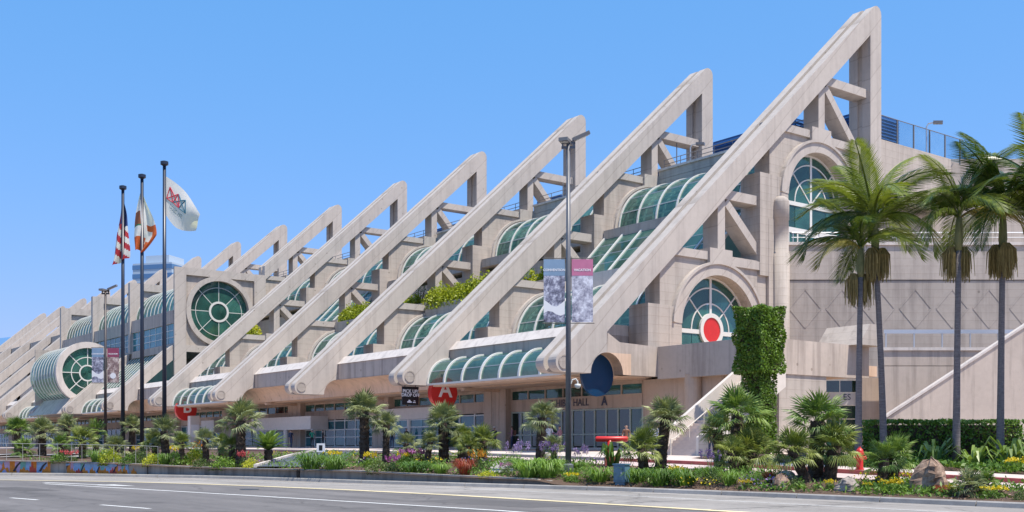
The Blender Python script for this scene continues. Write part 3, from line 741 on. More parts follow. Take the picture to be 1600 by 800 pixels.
for j in range(3):
    i = 6+j; xa, xb = finx(i+1)+0.06, finx(i)+0.06
    # frame wall at the far end of each bay and top beam stub
    f = MB(); f.box(xa-0.4, xa+0.38, 51.7, 53.4, 15.0, 25.35); f.box(xa-0.4, xa+0.38, 53.4, 64.6, 24.3, 25.35); f.box(xa-0.3, xa+0.01, 53.4, 64.6, 15.0, 24.3)
    fo = bpart(f, 'gable_frame', M['fin'])
    xr = xb-0.9 if j == 0 else xb-0.4
    bpart(MB().box(xa+0.39, xr-0.01, 51.95, 52.5, 18.0, 19.75), 'upper_band', M['span'], fo)
    bpart(MB().box(xa+0.39, xr-0.01, 51.95, 52.5, 14.3, 15.3), 'lower_band', M['span'], fo)
    n = 7; st = (xr-xa-0.4)/n
    wo = bpart(MB().box(xa+0.4, xr, 52.15, 52.2, 15.3, 18.0), 'ribbon_window', M['glassb'])
    for k in range(n+1): bpart(MB().box(xa+0.4+st*k-0.05, xa+0.4+st*k+0.05, 52.1, 52.25, 15.3, 18.0), 'mullion', M['white'], wo)
    for z in (16.2, 17.1): bpart(MB().box(xa+0.4, xr, 52.09, 52.24, z-0.04, z+0.04), 'transom', M['white'], wo)
    # quarter vault above
    g_ = MB(); n = 11; st = (xr-xa-0.5)/n
    p = arc(57.0, 19.75, 4.4, 180, 80, 12)
    g_.add([(x,y,z) for x in (xa+0.4, xr) for y, z in p], [(q,q+1,14+q,13+q) for q in range(12)])
    vo = bpart(g_, 'vault', M['glass'])
    for k in range(n+1): x = xa+0.45+st*k; bpart(MB().ring_x(x-0.09, x+0.09, 57.0, 19.75, 4.35, 4.46, 180, 88, 14), 'rib', M['white'], vo)
    bpart(MB().box(xa+0.4, xr, 57.3, 64.4, 24.0, 24.3), 'roof', M['grey'])
    bpart(MB().box(xa+0.4, xr, 58.3, 58.5, 14.0, 24.0), 'back_wall', M['interior'])
    # sloped ribbed glass below
    m = MB(); n = 13; st = (xr-xa)/n
    p = [(47.8,9.8),(52.3,14.4)]
    so = bpart(MB().box(xa, xr, 52.6, 52.8, 9.0, 14.4), 'sloped_skylight', M['interior'])
    for k in range(n+1): x = xa+st*k; bpart(MB().obox((x,p[0][0],p[0][1]),(x,p[1][0],p[1][1]),0.16,0.12), 'rib', M['white'], so)
    bpart(MB().add([(xa,*p[0]),(xr,*p[0]),(xr,*p[1]),(xa,*p[1])],[(0,1,2,3)]), 'glazing', M['glass'], so)
# lobby drum: a glass cylinder lying along the front
cx0, cx1, cy, cz, cr = -177.0, finx(7)-2.2, 46.6, 12.2, 4.35
m = MB(); A = [2*math.pi*k/40 for k in range(41)]
m.add([(x, cy+(cr-0.1)*math.cos(a), cz+(cr-0.1)*math.sin(a)) for x in (cx0, cx1-0.5) for a in A], [(k,k+1,42+k,41+k) for k in range(40)])
n = 9; dr = bpart(m, 'lobby_drum', M['glass'])
for k in range(n+1): x = cx0+(cx1-0.6-cx0)*k/n; bpart(MB().ring_x(x-0.11, x+0.11, cy, cz, cr-0.16, cr-0.04, 0, 360, 40), 'rib', M['white'], dr)
bpart(MB().ring_x(cx1-0.6, cx1+0.15, cy, cz, cr-0.75, cr+0.12, 0, 360, 56), 'rim', M['coping'], dr)
w = MB(); w.ring_x(cx1-0.35, cx1-0.25, cy, cz, 1.0, 1.2, 0, 360, 30); w.ring_x(cx1-0.35, cx1-0.25, cy, cz, 2.2, 2.32, 0, 360, 36)
for k in range(8):
    a = RAD(45*k); w.obox((cx1-0.3, cy+1.2*math.cos(a), cz+1.2*math.sin(a)), (cx1-0.3, cy+3.6*math.cos(a), cz+3.6*math.sin(a)), 0.12, 0.12, up=(1,0,0))
bpart(w, 'muntin', M['white'], dr)
for k in range(8): bpart(sector(0.02, 3.62, 45*k+0.6, 45*k+44.4, cy, cz, cx1-0.3), 'pane', M['glassd'], dr)
bpart(MB().prism([(42.6,6.3),(49.2,6.3),(49.8,9.4),(48.9,8.6),(44.2,8.6)], cx0-3, cx1+0.6), 'drum_base', M['span'], dr)
bpart(MB().box(cx0-0.2, cx0+0.1, 43, 50.5, 7.9, 16.4), 'drum_end', M['wall'], dr)

# near end of the building (right of fin 1) --------------------------------
f1 = fins[1]; f1['at'] = (finx(1), 43, 1.4)
def endwindow(dy, dz, red):
    cy, cz = 57.75+dy, 9.75+dz; x = X1-1.0; w = MB()
    w.ring_x(x-0.08, x+0.08, cy, cz, 3.66, 3.80, 0, 180, 36)
    w.ring_x(x-0.05, x+0.05, cy, cz, 2.96, 3.05, 0, 180, 36)
    w.ring_x(x-0.05, x+0.05, cy, cz, 1.87, 1.96, 0, 180, 36)
    for a in (45, 90, 135):
        a = RAD(a); r0 = 1.0 if red else 0.1; w.obox((x, cy+r0*math.cos(a), cz+r0*math.sin(a)), (x, cy+3.7*math.cos(a), cz+3.7*math.sin(a)), 0.09 if abs(a-RAD(90))>0.1 else 0.22, 0.12, up=(1,0,0))
    w.box(x-0.08, x+0.08, cy-3.78, cy+3.78, cz-0.28, cz+0.02)
    if red: w.ring_x(x-0.1, x+0.2, cy, cz+0.05, 0.88, 1.18, 0, 360, 36)
    else:
        w.box(x-0.07, x+0.07, cy-3.78, cy+3.78, cz-2.35, cz-1.95)
        for k in range(8): w.box(x-0.06, x+0.06, cy-3.7+1.05*k-0.07, cy-3.7+1.05*k+0.07, cz-3.7, cz-2.35)
        w.box(x-0.06, x+0.06, cy-0.13, cy+0.13, cz-1.95, cz-0.28)
    wo = bpart(w, 'arch_window', M['white'])
    for a0 in (0, 45, 90, 135):
        for r0, r1 in ((0.05 if not red else 1.15,1.84),(1.99,2.94),(3.09,3.61)):
            bpart(sector(r0, r1, a0+1.5, a0+43.5, cy, cz, x), 'pane', M['glassd'], wo)
    zb = cz-1.6 if red else cz-3.7
    for k in range(4):
        y0 = cy-3.76+1.88*k; bpart(MB().box(x-0.02, x+0.02, y0+0.03, y0+1.85, cz-1.95 if not red else zb, cz-0.29), 'pane', M['glassd'], wo)
        if not red: bpart(MB().box(x-0.02, x+0.02, y0+0.03, y0+1.85, zb, cz-2.36), 'pane', M['glassd'], wo)
    if red: bpart(MB().disc_x(x+0.05, x+0.14, cy, cz+0.05, 0.87, 40), 'red_disc', M['red'], wo)
endwindow(0, 0, True); endwindow(11.2, 10.35, False)
# half-round buttress column with domed top
m = MB(); n = 20
zs = [(8.0,0.62),(15.7,0.62),(15.72,0.56),(18.15,0.56),(18.17,0.60),(19.45,0.60)]+[(19.45+0.5*math.sin(RAD(a)),0.60*math.cos(RAD(a))) for a in (20,40,60,80,89)]
vs = [(X1+0.1+r*math.cos(2*math.pi*k/n), 64.1+r*math.sin(2*math.pi*k/n), z) for z, r in zs for k in range(n)]
m.add(vs, [(j*n+k, j*n+(k+1)%n, (j+1)*n+(k+1)%n, (j+1)*n+k) for j in range(len(zs)-1) for k in range(n)])
bpart(m, 'round_buttress', M['wall'], None, True)
# fin 1 side parapet and balcony in front of the lower arch window
q = arc(*CUT, 0, 90, 8)
prof = [(51.7,6.25),(51.62,8.22),(48.2,8.34),(47.15,8.9)]+q[::-1]
bpart(MB().prism(prof, X1-0.85, X1-0.004), 'parapet', M['span'])
bpart(MB().prism([(48.48,6.22),(51.7,6.22),(51.7,7.0),(48.48,7.0)], X1-2.0, X1-0.86), 'soffit', M['soffit'])
bl = bpart(MB().box(X1, -43.4, 51.6, 51.95, 6.08, 8.22).box(-43.75, -43.4, 51.95, 62.6, 6.08, 8.22), 'balcony_parapet', M['span'])
bpart(MB().box(X1, -43.75, 51.95, 64, 6.3, 7.0), 'balcony_slab', M['soffit'], bl)
bpart(MB().box(-54.28, -47.0, 52.45, 53.4, 1.2, 6.17).tube([(-49.3,52.1,1.2),(-49.3,52.1,6.3)],0.55,18), 'pier', M['tan'])
m = MB().box(-49.2,-43.9,53.6,53.9,1.2,4.4).box(-49.2,-43.9,53.6,53.9,5.6,6.3)
uw = bpart(m, 'undercroft_wall', M['tan'])
for k in range(3): bpart(MB().box(-49.0+1.75*k,-47.35+1.75*k,53.7,53.75,4.4,5.6),'pane',M['glassd'],uw)
bpart(MB().box(-44.2,-43.5,53.55,58.2,0.9,6.1), 'undercroft_wall', M['wall'])
# frontal end walls: origin + along the picture plane direction
RD = Vector((0.6046, 0.7965, 0)); FD = Vector((-0.7965, 0.6046, 0))
def fw(o, a0, a1, d0, d1, z0, z1, mb=None):
    """box with one side along RD: a = metres along, d = metres behind"""
    mb = mb or MB(); o = Vector(o); c = []
    for z in (z0, z1):
        for a, d in ((a0,d0),(a1,d0),(a1,d1),(a0,d1)): p = o+RD*a+FD*d; c.append((p.x,p.y,z))
    return mb.add(c, [(0,3,2,1),(4,5,6,7),(0,1,5,4),(1,2,6,5),(2,3,7,6),(3,0,4,7)])
W0 = (-51.9, 64.4, 0)
dw = bpart(fw(W0, 0.3, 34, 0, 0.6, 13.86, 16.38), 'end_wall', M['wall'])
fw_low = bpart(fw(W0, 0.3, 34, 0.06, 0.6, 0.4, 13.80), 'end_wall', M['grey'])
bpart(fw(W0, 0.3, 34, -0.12, 0.7, 16.385, 16.6), 'wall_coping', M['coping'], dw)
m = MB()
for z in (16.95, 17.3):
    a = Vector(W0)+RD*0.6; b = Vector(W0)+RD*34; m.tube([(a.x,a.y,z),(b.x,b.y,z)],0.05 if z > 17 else 0.03,8)
for k in range(18): a = Vector(W0)+RD*(0.7+1.9*k); m.tube([(a.x,a.y,16.6),(a.x,a.y,17.3)],0.035,6)
bpart(m, 'terrace_rail', M['railing'], dw)
# raised diamond ribs cast into the wall
w = 2.7; h = 3.3; zc = 11.75
for k in range(16):
    ca = 1.6+w*k
    for (a0, z0, a1, z1) in ((ca-w/2*0.86,zc,ca,zc+h/2*0.86),(ca,zc+h/2*0.86,ca+w/2*0.86,zc),(ca+w/2*0.86,zc,ca,zc-h/2*0.86),(ca,zc-h/2*0.86,ca-w/2*0.86,zc)):
        p = Vector(W0)+RD*a0+FD*0.06; q_ = Vector(W0)+RD*a1+FD*0.06
        bpart(MB().obox((p.x,p.y,z0),(q_.x,q_.y,z1),0.09,0.05,up=tuple(FD)), 'diamond_rib', M['grey'], fw_low)
m = MB(); fw(W0, 22.6, 25.2, -0.02, 0.05, 10.9, 12.6, m); bpart(m, 'wall_patch', M['cream'], fw_low)
bpart(fw(W0, 0.5, 34, 0.6, 26, 15.6, 16.3), 'terrace_deck', M['plaza'])
# tall wall running back from fin 1, glass rail on top
tw = bpart(MB().box(X1-0.9, X1-0.3, 76.66, 87.2, 21.6, 26.4), 'side_wall', M['wall'])
bpart(MB().box(X1-2.4, X1-1.9, 76.7, 100, 15.6, 22.6), 'side_wall', M['grey'])
bpart(fw((X1-0.3,87.2,0), 0, 30, 2.2, 3, 15.6, 27.0), 'side_wall', M['wall'])
m = MB()
for k in range(6): m.tube([(X1-0.6,77.4+2.35*k,26.3),(X1-0.6,77.4+2.35*k,28.5)],0.07,8)
m.tube([(X1-0.6,76.7,28.5),(X1-0.6,89.6,28.5)],0.035,6)
gl = bpart(m, 'glass_rail', M['lampgrey'], tw)
for k in range(5): bpart(MB().box(X1-0.62,X1-0.6,77.5+2.35*k,79.65+2.35*k,26.4,28.45),'pane',M['rail_glass'],tw)
# lower terrace wall at right with rail, stair wall in front
V0 = (-41.4, 61.2, 0)
lw = bpart(fw(V0, 0, 9.6, 0, 0.6, 0.5, 6.75), 'terrace_front', M['span'])
bpart(fw(V0, 0, 9.6, 0.03, 0.6, 6.79, 7.75), 'terrace_front_band', M['span'], lw)
bpart(fw(V0, -0.05, 9.7, -0.08, 0.6, 7.755, 7.95), 'terrace_coping', M['coping'], lw)
m = MB(); fw(V0, 0.1, 9.4, 0.1, 0.2, 8.85, 9.1, m)
for k in range(6): fw(V0, 0.2+1.8*k, 0.28+1.8*k, 0.12, 0.2, 7.95, 8.85, m)
bpart(m, 'terrace_rail', M['railing'], lw)
S0 = (-37.7, 56.2, 0); m = MB()
def rp(o, a, d, z): p = Vector(o)+RD*a+FD*d; return (p.x, p.y, z)
tri = [(-0.3,0.5),(11,0.5),(11,10.0),(9.2,9.4),(0.0,3.3),(-0.3,3.1)]
v = [rp(S0,a,d,z) for d in (0,0.45) for a, z in tri]; n = len(tri)
m.add(v, [tuple(range(n)), tuple(range(2*n-1,n-1,-1))]+[(k,(k+1)%n,(k+1)%n+n,k+n) for k in range(n)])
sw = bpart(m, 'stair_wall', M['span'])
bpart(MB().obox(rp(S0,-0.1,0.22,3.36),rp(S0,9.3,0.22,9.52),0.6,0.12), 'stair_coping', M['coping'], sw)
bpart(fw((-43.3,61.5,0), -0.2, 2.4, -0.2, 0.3, 0.9, 6.1), 'undercroft_pier', M['tan'])
U0 = (-45.7,58.9,0)
uw2 = bpart(fw(U0, 0, 4.6, 0, 0.4, 4.35, 5.15), 'undercroft_wall', M['cream'])
for z0, z1 in ((5.2,5.95),(3.45,4.3),(1.2,3.4)):
    for k in range(4): bpart(fw(U0, 0.05+1.15*k, 1.14+1.15*k, 0.1, 0.15, z0, z1), 'pane', M['glassdoor'], uw2)
lt = put('lettering', text_mesh('ES', 0.55, M['ink'], 0.006), uw2, tuple(Vector((-45.7,58.9,4.85))+RD*2.75-FD*0.02-OFF), (RAD(90),0,math.atan2(0.7965,0.6046)))
bpart(MB().prism([(60.4,8.2),(62.9,8.2),(62.9,9.6),(61.6,9.6)], -46.0, -42.6), 'stair_cheek', M['wall'])
# roof plant: blue louvred units
def louvre_unit(x0, x1, y0, y1, z0, z1):
    m = MB().box(x0, x1, y0, y1, z0, z1); o = bpart(m, 'roof_unit', M['louvre'])
    n = max(3, int((z1-z0)/0.28)); me = MB()
    for k in range(n):
        z = z0+0.1+(z1-z0-0.15)*k/n
        me.add([(x0,y0-0.10,z),(x1,y0-0.10,z),(x1,y0,z+0.18),(x0,y0,z+0.18)],[(0,1,2,3)])
        me.add([(x1+0.10,y0,z),(x1+0.10,y1,z),(x1,y1,z+0.18),(x1,y0,z+0.18)],[(0,1,2,3)])
    bpart(me, 'louvre', M['louvre'], o)
for a in [(-65.9,-57,72.2,76,25.2,28.35),(-51.9-5.5,-54.6,78.0,83,25.2,29.5),(-78,-74.5,74,78,25.2,27.9),(-93,-89,74,78,25.2,28.2),(-98,-94,75,78,25.2,27.2),(-112,-106.5,73,78,25.2,28.0),(-122,-117,73,78,25.2,27.8),(-82,-79,74,77,25.2,27.2)]: louvre_unit(*a)
m = MB()
for x, y in ((-70.6,72.5),(-67.5,84),(-86,73),(-88,73.5),(-104,73.5)): m.tube([(x,y,25.2),(x,y,29.2+0.3*(x%2))],0.05,6)
bpart(m, 'vent_pipe', M['lampgrey'])
# planting on the terraces, one hedge per bay
# leaf-cloud foliage ------------------------------------------------------
rng = np.random.default_rng(11)
def leaf_mesh(name, pts, size, mat, up=0.3, aspect=1.8):
    """small pointed leaves (two triangles each) at pts"""
    pts = np.asarray(pts, float); n = len(pts)
    d = rng.normal(size=(n,3)); d[:,2] = d[:,2]*0.7+up; d /= np.linalg.norm(d,axis=1)[:,None]
    r = rng.normal(size=(n,3)); s = np.cross(d, r); s /= np.linalg.norm(s,axis=1)[:,None]
    L_ = (size*rng.uniform(0.6,1.3,n))[:,None]; W = L_/aspect
    v = np.stack([pts-d*L_*0.5, pts+s*W*0.5, pts+d*L_*0.5, pts-s*W*0.5], 1).reshape(-1,3)
    me = bpy.data.meshes.new(name); me.vertices.add(4*n); me.vertices.foreach_set('co', v.ravel())
    me.loops.add(4*n); me.loops.foreach_set('vertex_index', np.arange(4*n, dtype=np.int32))
    me.polygons.add(n); me.polygons.foreach_set('loop_start', np.arange(0,4*n,4,dtype=np.int32)); me.polygons.foreach_set('loop_total', np.full(n,4,dtype=np.int32))
    me.materials.append(mat); me.update(); me.validate(); SOFT.add(me.name); return me
def box_pts(n, sx, sy, sz, depth=0.12, wob=0.10, r=0.25):
    """points near the surface of a box with lumpy outline, base at z = 0"""
    a = np.array([sy*sz, sy*sz, sx*sz, sx*sz, sx*sy]); f = rng.choice(5, n, p=a/a.sum()); u = rng.uniform(-1,1,(n,2))
    p = np.zeros((n,3))
    for k in range(5):
        m = f == k
        if k < 2: p[m] = np.stack([np.full(m.sum(), (1 if k else -1)*sx/2), u[m,0]*sy/2, (u[m,1]+1)*sz/2], 1)
        elif k < 4: p[m] = np.stack([u[m,0]*sx/2, np.full(m.sum(), (1 if k == 3 else -1)*sy/2), (u[m,1]+1)*sz/2], 1)
        else: p[m] = np.stack([u[m,0]*sx/2, u[m,1]*sy/2, np.full(m.sum(), sz)], 1)
    c = np.array([0,0,sz*0.5]); w = np.sin(p[:,0]*2.9+1)*np.sin(p[:,1]*3.3+2)*np.sin(p[:,2]*3.7)
    dirn = (p-c)/np.maximum(0.2, np.linalg.norm(p-c,axis=1))[:,None]
    return p + dirn*(w*wob - np.abs(rng.normal(0,depth,n)))[:,None]
def ball_pts(n, rx, ry, rz, shell=0.55):
    d = rng.normal(size=(n,3)); d /= np.linalg.norm(d,axis=1)[:,None]; d[:,2] = np.abs(d[:,2])*1.0-0.12
    rr = rng.uniform(shell,1.0,n)*(1+0.22*np.sin(d[:,0]*5+1)*np.sin(d[:,1]*6+2))
    return d*np.array([rx,ry,rz])*rr[:,None]
def hedge_box(name, label, loc, sx, sy, sz, mat, n, size=0.16, cat='hedge', rz=0, group=None, inner=0.22):
    o = thing(name, label, cat, loc, rz, group)
    put('foliage', leaf_mesh('foliage', box_pts(n,sx,sy,sz), size, mat, 0.7), o)
    put('dark_core', MB().box(-sx/2+inner,sx/2-inner,-sy/2+inner,sy/2-inner,0,sz-inner).mesh('dark_core', M['bark']), o)  # solid dark box behind the leaves, standing in for the hedge's inner shade
    return o
# terrace hedges: loose rounded clumps
def clump_hedge(label, x0, x1, y, z, h, n):
    o = thing('terrace_hedge', label, 'hedge', ((x0+x1)/2, y, z)); rr = random.Random(int(-x0)); pts = []; x = x0; m = MB()
    while x < x1:
        r = rr.uniform(0.75,1.15); hh = h*rr.uniform(0.8,1.1); c = np.array([x-(x0+x1)/2, rr.uniform(-0.25,0.15), 0.0])
        pts.append(ball_pts(int(n*2.6), r, 1.2, hh, 0.72)+c); m.tube([tuple(c), tuple(c+np.array([0.05,0,hh*0.7]))],[0.07,0.03],5); x += r*1.05
    put('foliage', leaf_mesh('foliage', np.concatenate(pts), 0.25, M['hedgey'], 0.6, 1.5), o); m.build('stems', M['bark'], o); return o
clump_hedge('long row of rounded yellow-green shrubs on the terrace behind the second fin', -88.6,-75.0,57.5,14.85,2.3,420)
clump_hedge('yellow-green shrubs beside the left lamp-post banner', -75.5,-73.0,59.8,14.6,2.6,600)
clump_hedge('short row of yellow-green shrubs on the terrace behind the third fin', -95.0,-90.8,57.5,14.85,1.8,420)
clump_hedge('bushy yellow-green shrubs on the terrace behind the fourth fin', -105.4,-101.0,57.7,14.85,2.4,520)
clump_hedge('yellow-green shrubs below the round window beside the fifth fin', -138.0,-129.5,57.6,14.85,2.2,420)
clump_hedge('small upper tuft of shrubs right below the round window', -138.5,-134.0,59.6,15.6,3.0,300)
# slim bare terrace trees
def small_tree(label, loc, h, n):
    o = thing('terrace_tree', label, 'tree', loc, 0, 'slim trees on the terrace'); m = MB(); tips = []
    m.tube([(0,0,0),(0.05,0,h*0.45)],[0.06,0.045],6)
    for k in range(9):
        a = k*2.4; p = (0.55*math.cos(a)*random.uniform(0.6,1.2), 0.55*math.sin(a)*random.uniform(0.6,1.2), h*random.uniform(0.75,1.0)); m.tube([(0.05,0,h*0.42),p],[0.03,0.012],5); tips.append(p)
    m.build('trunk', M['bark'], o)
    pts = np.concatenate([np.array(p)+rng.normal(0,0.22,(n//9,3)) for p in tips])
    put('crown', leaf_mesh('crown', pts, 0.13, M['hedge']), o)
small_tree('slim bare tree on the terrace left of the lamp post', (-77.5,60.5,14.2), 3.4, 400)
small_tree('slim bare tree on the terrace behind the third fin', (-91.0,57.8,14.2), 3.0, 300)
# ivy column, clipped as a block on a post
iv = thing('ivy_column', 'ivy-covered column clipped into a square block beside the stair', 'topiary', (-41.25,49.05,zg(-41.25,49.05)))
zb = iv.location.z
put('block_foliage', leaf_mesh('ivy', box_pts(11000,2.05,2.05,3.8,0.10,0.16)+np.array([0,0,5.72-zb]), 0.19, M['ivy']), iv)
put('stem_foliage', leaf_mesh('ivy', box_pts(7500,1.42,1.42,5.9-zb,0.12,0.14), 0.18, M['ivy']), iv)
put('post', MB().box(-0.45,0.45,-0.45,0.45,0,5.9-zb).box(-0.8,0.8,-0.8,0.8,5.95-zb,9.2-zb).mesh('post', M['bark']), iv)  # post, plus a dark box filling the block as shade behind the ivy

# fan palms ---------------------------------------------------------------
def fan_leaf(seed, droop):
    r = random.Random(seed); m = MB(); lp = 0.50
    m.tube([(0,0,0),(0,lp*0.55,0.03),(0,lp,0)],[0.016,0.012,0.010],4)
    ns = 21; span = 205
    for k in range(ns):
        a = RAD(-span/2+span*k/(ns-1)+r.uniform(-2,2)); ln = (0.56-0.10*abs(a)/1.8)*r.uniform(0.86,1.1); w = 0.023
        ux, uy = math.sin(a), math.cos(a); px, py = uy, -ux
        fold = 0.10*math.cos(a)-0.02
        z1 = 0.03*(k%2)-0.02*droop; z2 = -droop*(0.16+r.uniform(0,0.10))
        p0 = (0,lp,0); p1 = (ux*ln*0.6+px*w, lp+uy*ln*0.6+py*w, z1); p2 = (ux*ln, lp+uy*ln, z2); p3 = (ux*ln*0.6-px*w, lp+uy*ln*0.6-py*w, z1)
        c = (ux*ln*0.6, lp+uy*ln*0.6, z1+0.022)
        m.add([p0,p1,c,p3,p2], [(0,1,2),(0,2,3),(1,4,2),(2,4,3)])
    return m
LEAVES = {s: [fan_leaf(k+10*j, d).mesh('leaf', M[s]) for k, d in enumerate((0.2,0.55,1.0))] for j, s in enumerate(('fan','fan2','fan3'))}
def shaggy_trunk(seed, h, r0):
    r = random.Random(seed); m = MB(); n = 9; k = max(3, int(h/0.12)); vs = []
    for i in range(k+1):
        z = h*i/k; rr = r0*(1.05-0.12*i/k)*(1+0.10*(i%2)); vs += [(rr*math.cos(2*math.pi*q/n+0.3*(i%2))*r.uniform(0.9,1.12), rr*math.sin(2*math.pi*q/n+0.3*(i%2))*r.uniform(0.9,1.12), z) for q in range(n)]
    m.add(vs, [(i*n+q, i*n+(q+1)%n, (i+1)*n+(q+1)%n, (i+1)*n+q) for i in range(k) for q in range(n)]+[tuple(range(k*n,(k+1)*n))])
    for i in range(int(h*70)):                                        # old leaf bases
        a = r.uniform(0,6.28); z = r.uniform(0.02,1)*h; t = 0.02+0.02*r.random(); o = r0*r.uniform(1.25,1.55); c, s = math.cos(a), math.sin(a)
        b = (r0*0.9*c, r0*0.9*s, z); m.add([(b[0]-s*t,b[1]+c*t,z),(b[0]+s*t,b[1]-c*t,z),(o*c,o*s,z+0.07+0.08*r.random())],[(0,1,2)])
    return m
PALMS = [
(-20.43, 30.15, 0.39, 0.06, 0.73, 0.81, 'fan3', 'fan palm with paired stout trunks standing right of the red hydrant'),
(-20.41, 30.67, 0.45, 0.08, 0.78, 0.9, 'fan3', 'taller fan palm of the pair just right of the red hydrant'),
(-16.89, 29.02, 0.2, 0.05, 0.25, 0.65, 'fan2', 'short grey-green fan palm right of the big brown boulder'),
(-16.84, 29.75, 0.29, 0.07, 0.25, 0.51, 'fan3', 'smallest fan palm beside the kerb at the far right'),
(-23.58, 30.95, 0.55, 0.07, 1.83, 1.36, 'fan3', 'tallest fan palm of the clump left of the red hydrant'),
(-22.98, 30.92, 0.54, 0.17, 0.98, 1.13, 'fan', 'leaning fan palm at the right side of the big clump near the hydrant'),
(-23.21, 29.95, 0.41, -0.41, 0.97, 0.98, 'fan', 'fan palm with trunk leaning left beside the pale roadside rock'),
(-28.59, 32.62, 0.64, 0.05, 2.1, 1.39, 'fan3', 'tallest fan palm standing in front of the ivy column'),
(-28.06, 32.5, 0.63, 0.32, 0.63, 1.23, 'fan', 'low bright green fan palm at the foot of the ivy column'),
(-27.93, 31.84, 0.62, -0.15, 0.64, 0.92, 'fan', 'low fan palm on the left under the tall one by the stair'),
(-30.01, 33.24, 0.67, -0.05, 1.5, 1.08, 'fan', 'fan palm to the left of the ivy column before the stair block'),
(-31.08, 31.0, 0.67, 0.2, 1.99, 1.12, 'fan2', 'single fan palm with a brown collar left of the concrete stair'),
(-30.38, 29.44, 0.47, -0.1, 0.98, 1.03, 'fan', 'fan palm beside the blue utility cabinet under the red pipe'),
(-39.83, 31.88, 0.87, 0.09, 1.99, 1.13, 'fan2', 'fan palm in front of the hall doors left of the tall lamp post'),
(-37.11, 30.5, 0.76, -0.06, 0.79, 0.67, 'fan2', 'small fan palm tucked against the left of the tall lamp post'),
(-45.04, 29.98, 0.83, -0.06, 1.84, 1.26, 'fan2', 'tall fan palm directly under the red letter A disc'),
(-44.71, 28.76, 0.77, 0.15, 0.95, 0.74, 'fan2', 'small leaning fan palm left of the one under the letter A'),
(-45.58, 28.43, 0.76, -0.25, 0.9, 0.81, 'fan2', 'small fan palm standing among purple flowers before the blue glass screen'),
(-47.21, 27.95, 0.75, 0.03, 1.86, 0.89, 'fan2', 'slim fan palm just right of the stoutest roadside palm'),
(-48.3, 27.34, 0.73, 0.0, 2.54, 1.29, 'fan2', 'stout round-headed fan palm right of the paved ramp'),
(-42.67, 30.62, 0.84, 0.03, 0.95, 1.04, 'fan', 'yellowish fan palm right of the red shrub'),
(-42.67, 29.79, 0.8, -0.03, 0.74, 0.85, 'fan', 'low fan palm behind the orange flowers'),
(-44.54, 30.64, 0.86, 0.06, 1.0, 0.95, 'fan', 'upright narrow fan palm between the letter A palm and the yellowish one'),
(-53.95, 23.21, 0.62, 0.0, 2.24, 1.4, 'fan2', 'broad round fan palm right of the red letter B disc'),
(-56.48, 22.34, 0.68, -0.03, 1.19, 0.89, 'fan2', 'grey-green fan palm below and right of the letter B disc'),
(-57.44, 23.56, 0.78, 0.04, 0.96, 0.7, 'fan', 'small fan palm left of the broad round one'),
(-54.68, 23.06, 0.64, -0.03, 0.83, 0.87, 'fan', 'low bright fan palm at the foot of the broad round one'),
(-59.25, 21.18, 0.76, -0.11, 1.61, 1.12, 'fan2', 'fan palm in front of the tallest flagpole'),
(-60.6, 21.05, 0.79, 0.0, 0.88, 1.0, 'fan', 'fan palm between the second and the tallest flagpole'),
(-56.78, 21.13, 0.64, 0.0, 1.1, 0.68, 'fan', 'small fan palm right of the tallest flagpole'),
(-68.44, 22.3, 1.03, 0.0, 1.76, 0.95, 'fan2', 'fan palm between the first and second flagpoles'),
(-67.74, 19.92, 0.98, 0.0, 1.55, 0.85, 'fan3', 'fan palm left of the far lamp post'),
(-66.16, 18.69, 0.91, 0.0, 0.99, 1.05, 'fan', 'leafy fan palm behind the mural railing left of the far lamp post'),
(-72.96, 19.66, 1.04, 0.0, 1.79, 0.98, 'fan2', 'fan palm behind the middle of the mural wall'),
(-71.81, 17.86, 1.0, 0.0, 1.47, 1.19, 'fan2', 'largest fan palm behind the left end of the mural'),
(-77.03, 17.61, 1.05, 0.0, 1.64, 1.01, 'fan3', 'fan palm at the far left edge behind the mural'),
(-63.99, 19.9, 0.86, 0.0, 0.59, 0.96, 'fan2', 'low fan palm at the foot of the first flagpole'),
(-70.4, 16.42, 0.96, 0.0, 0.41, 0.93, 'fan3', 'low dark fan palm at the left end of the mural railing'),
(-69.02, 18.23, 0.97, 0.0, 0.7, 0.85, 'fan3', 'low fan palm among the ramps behind the mural')]

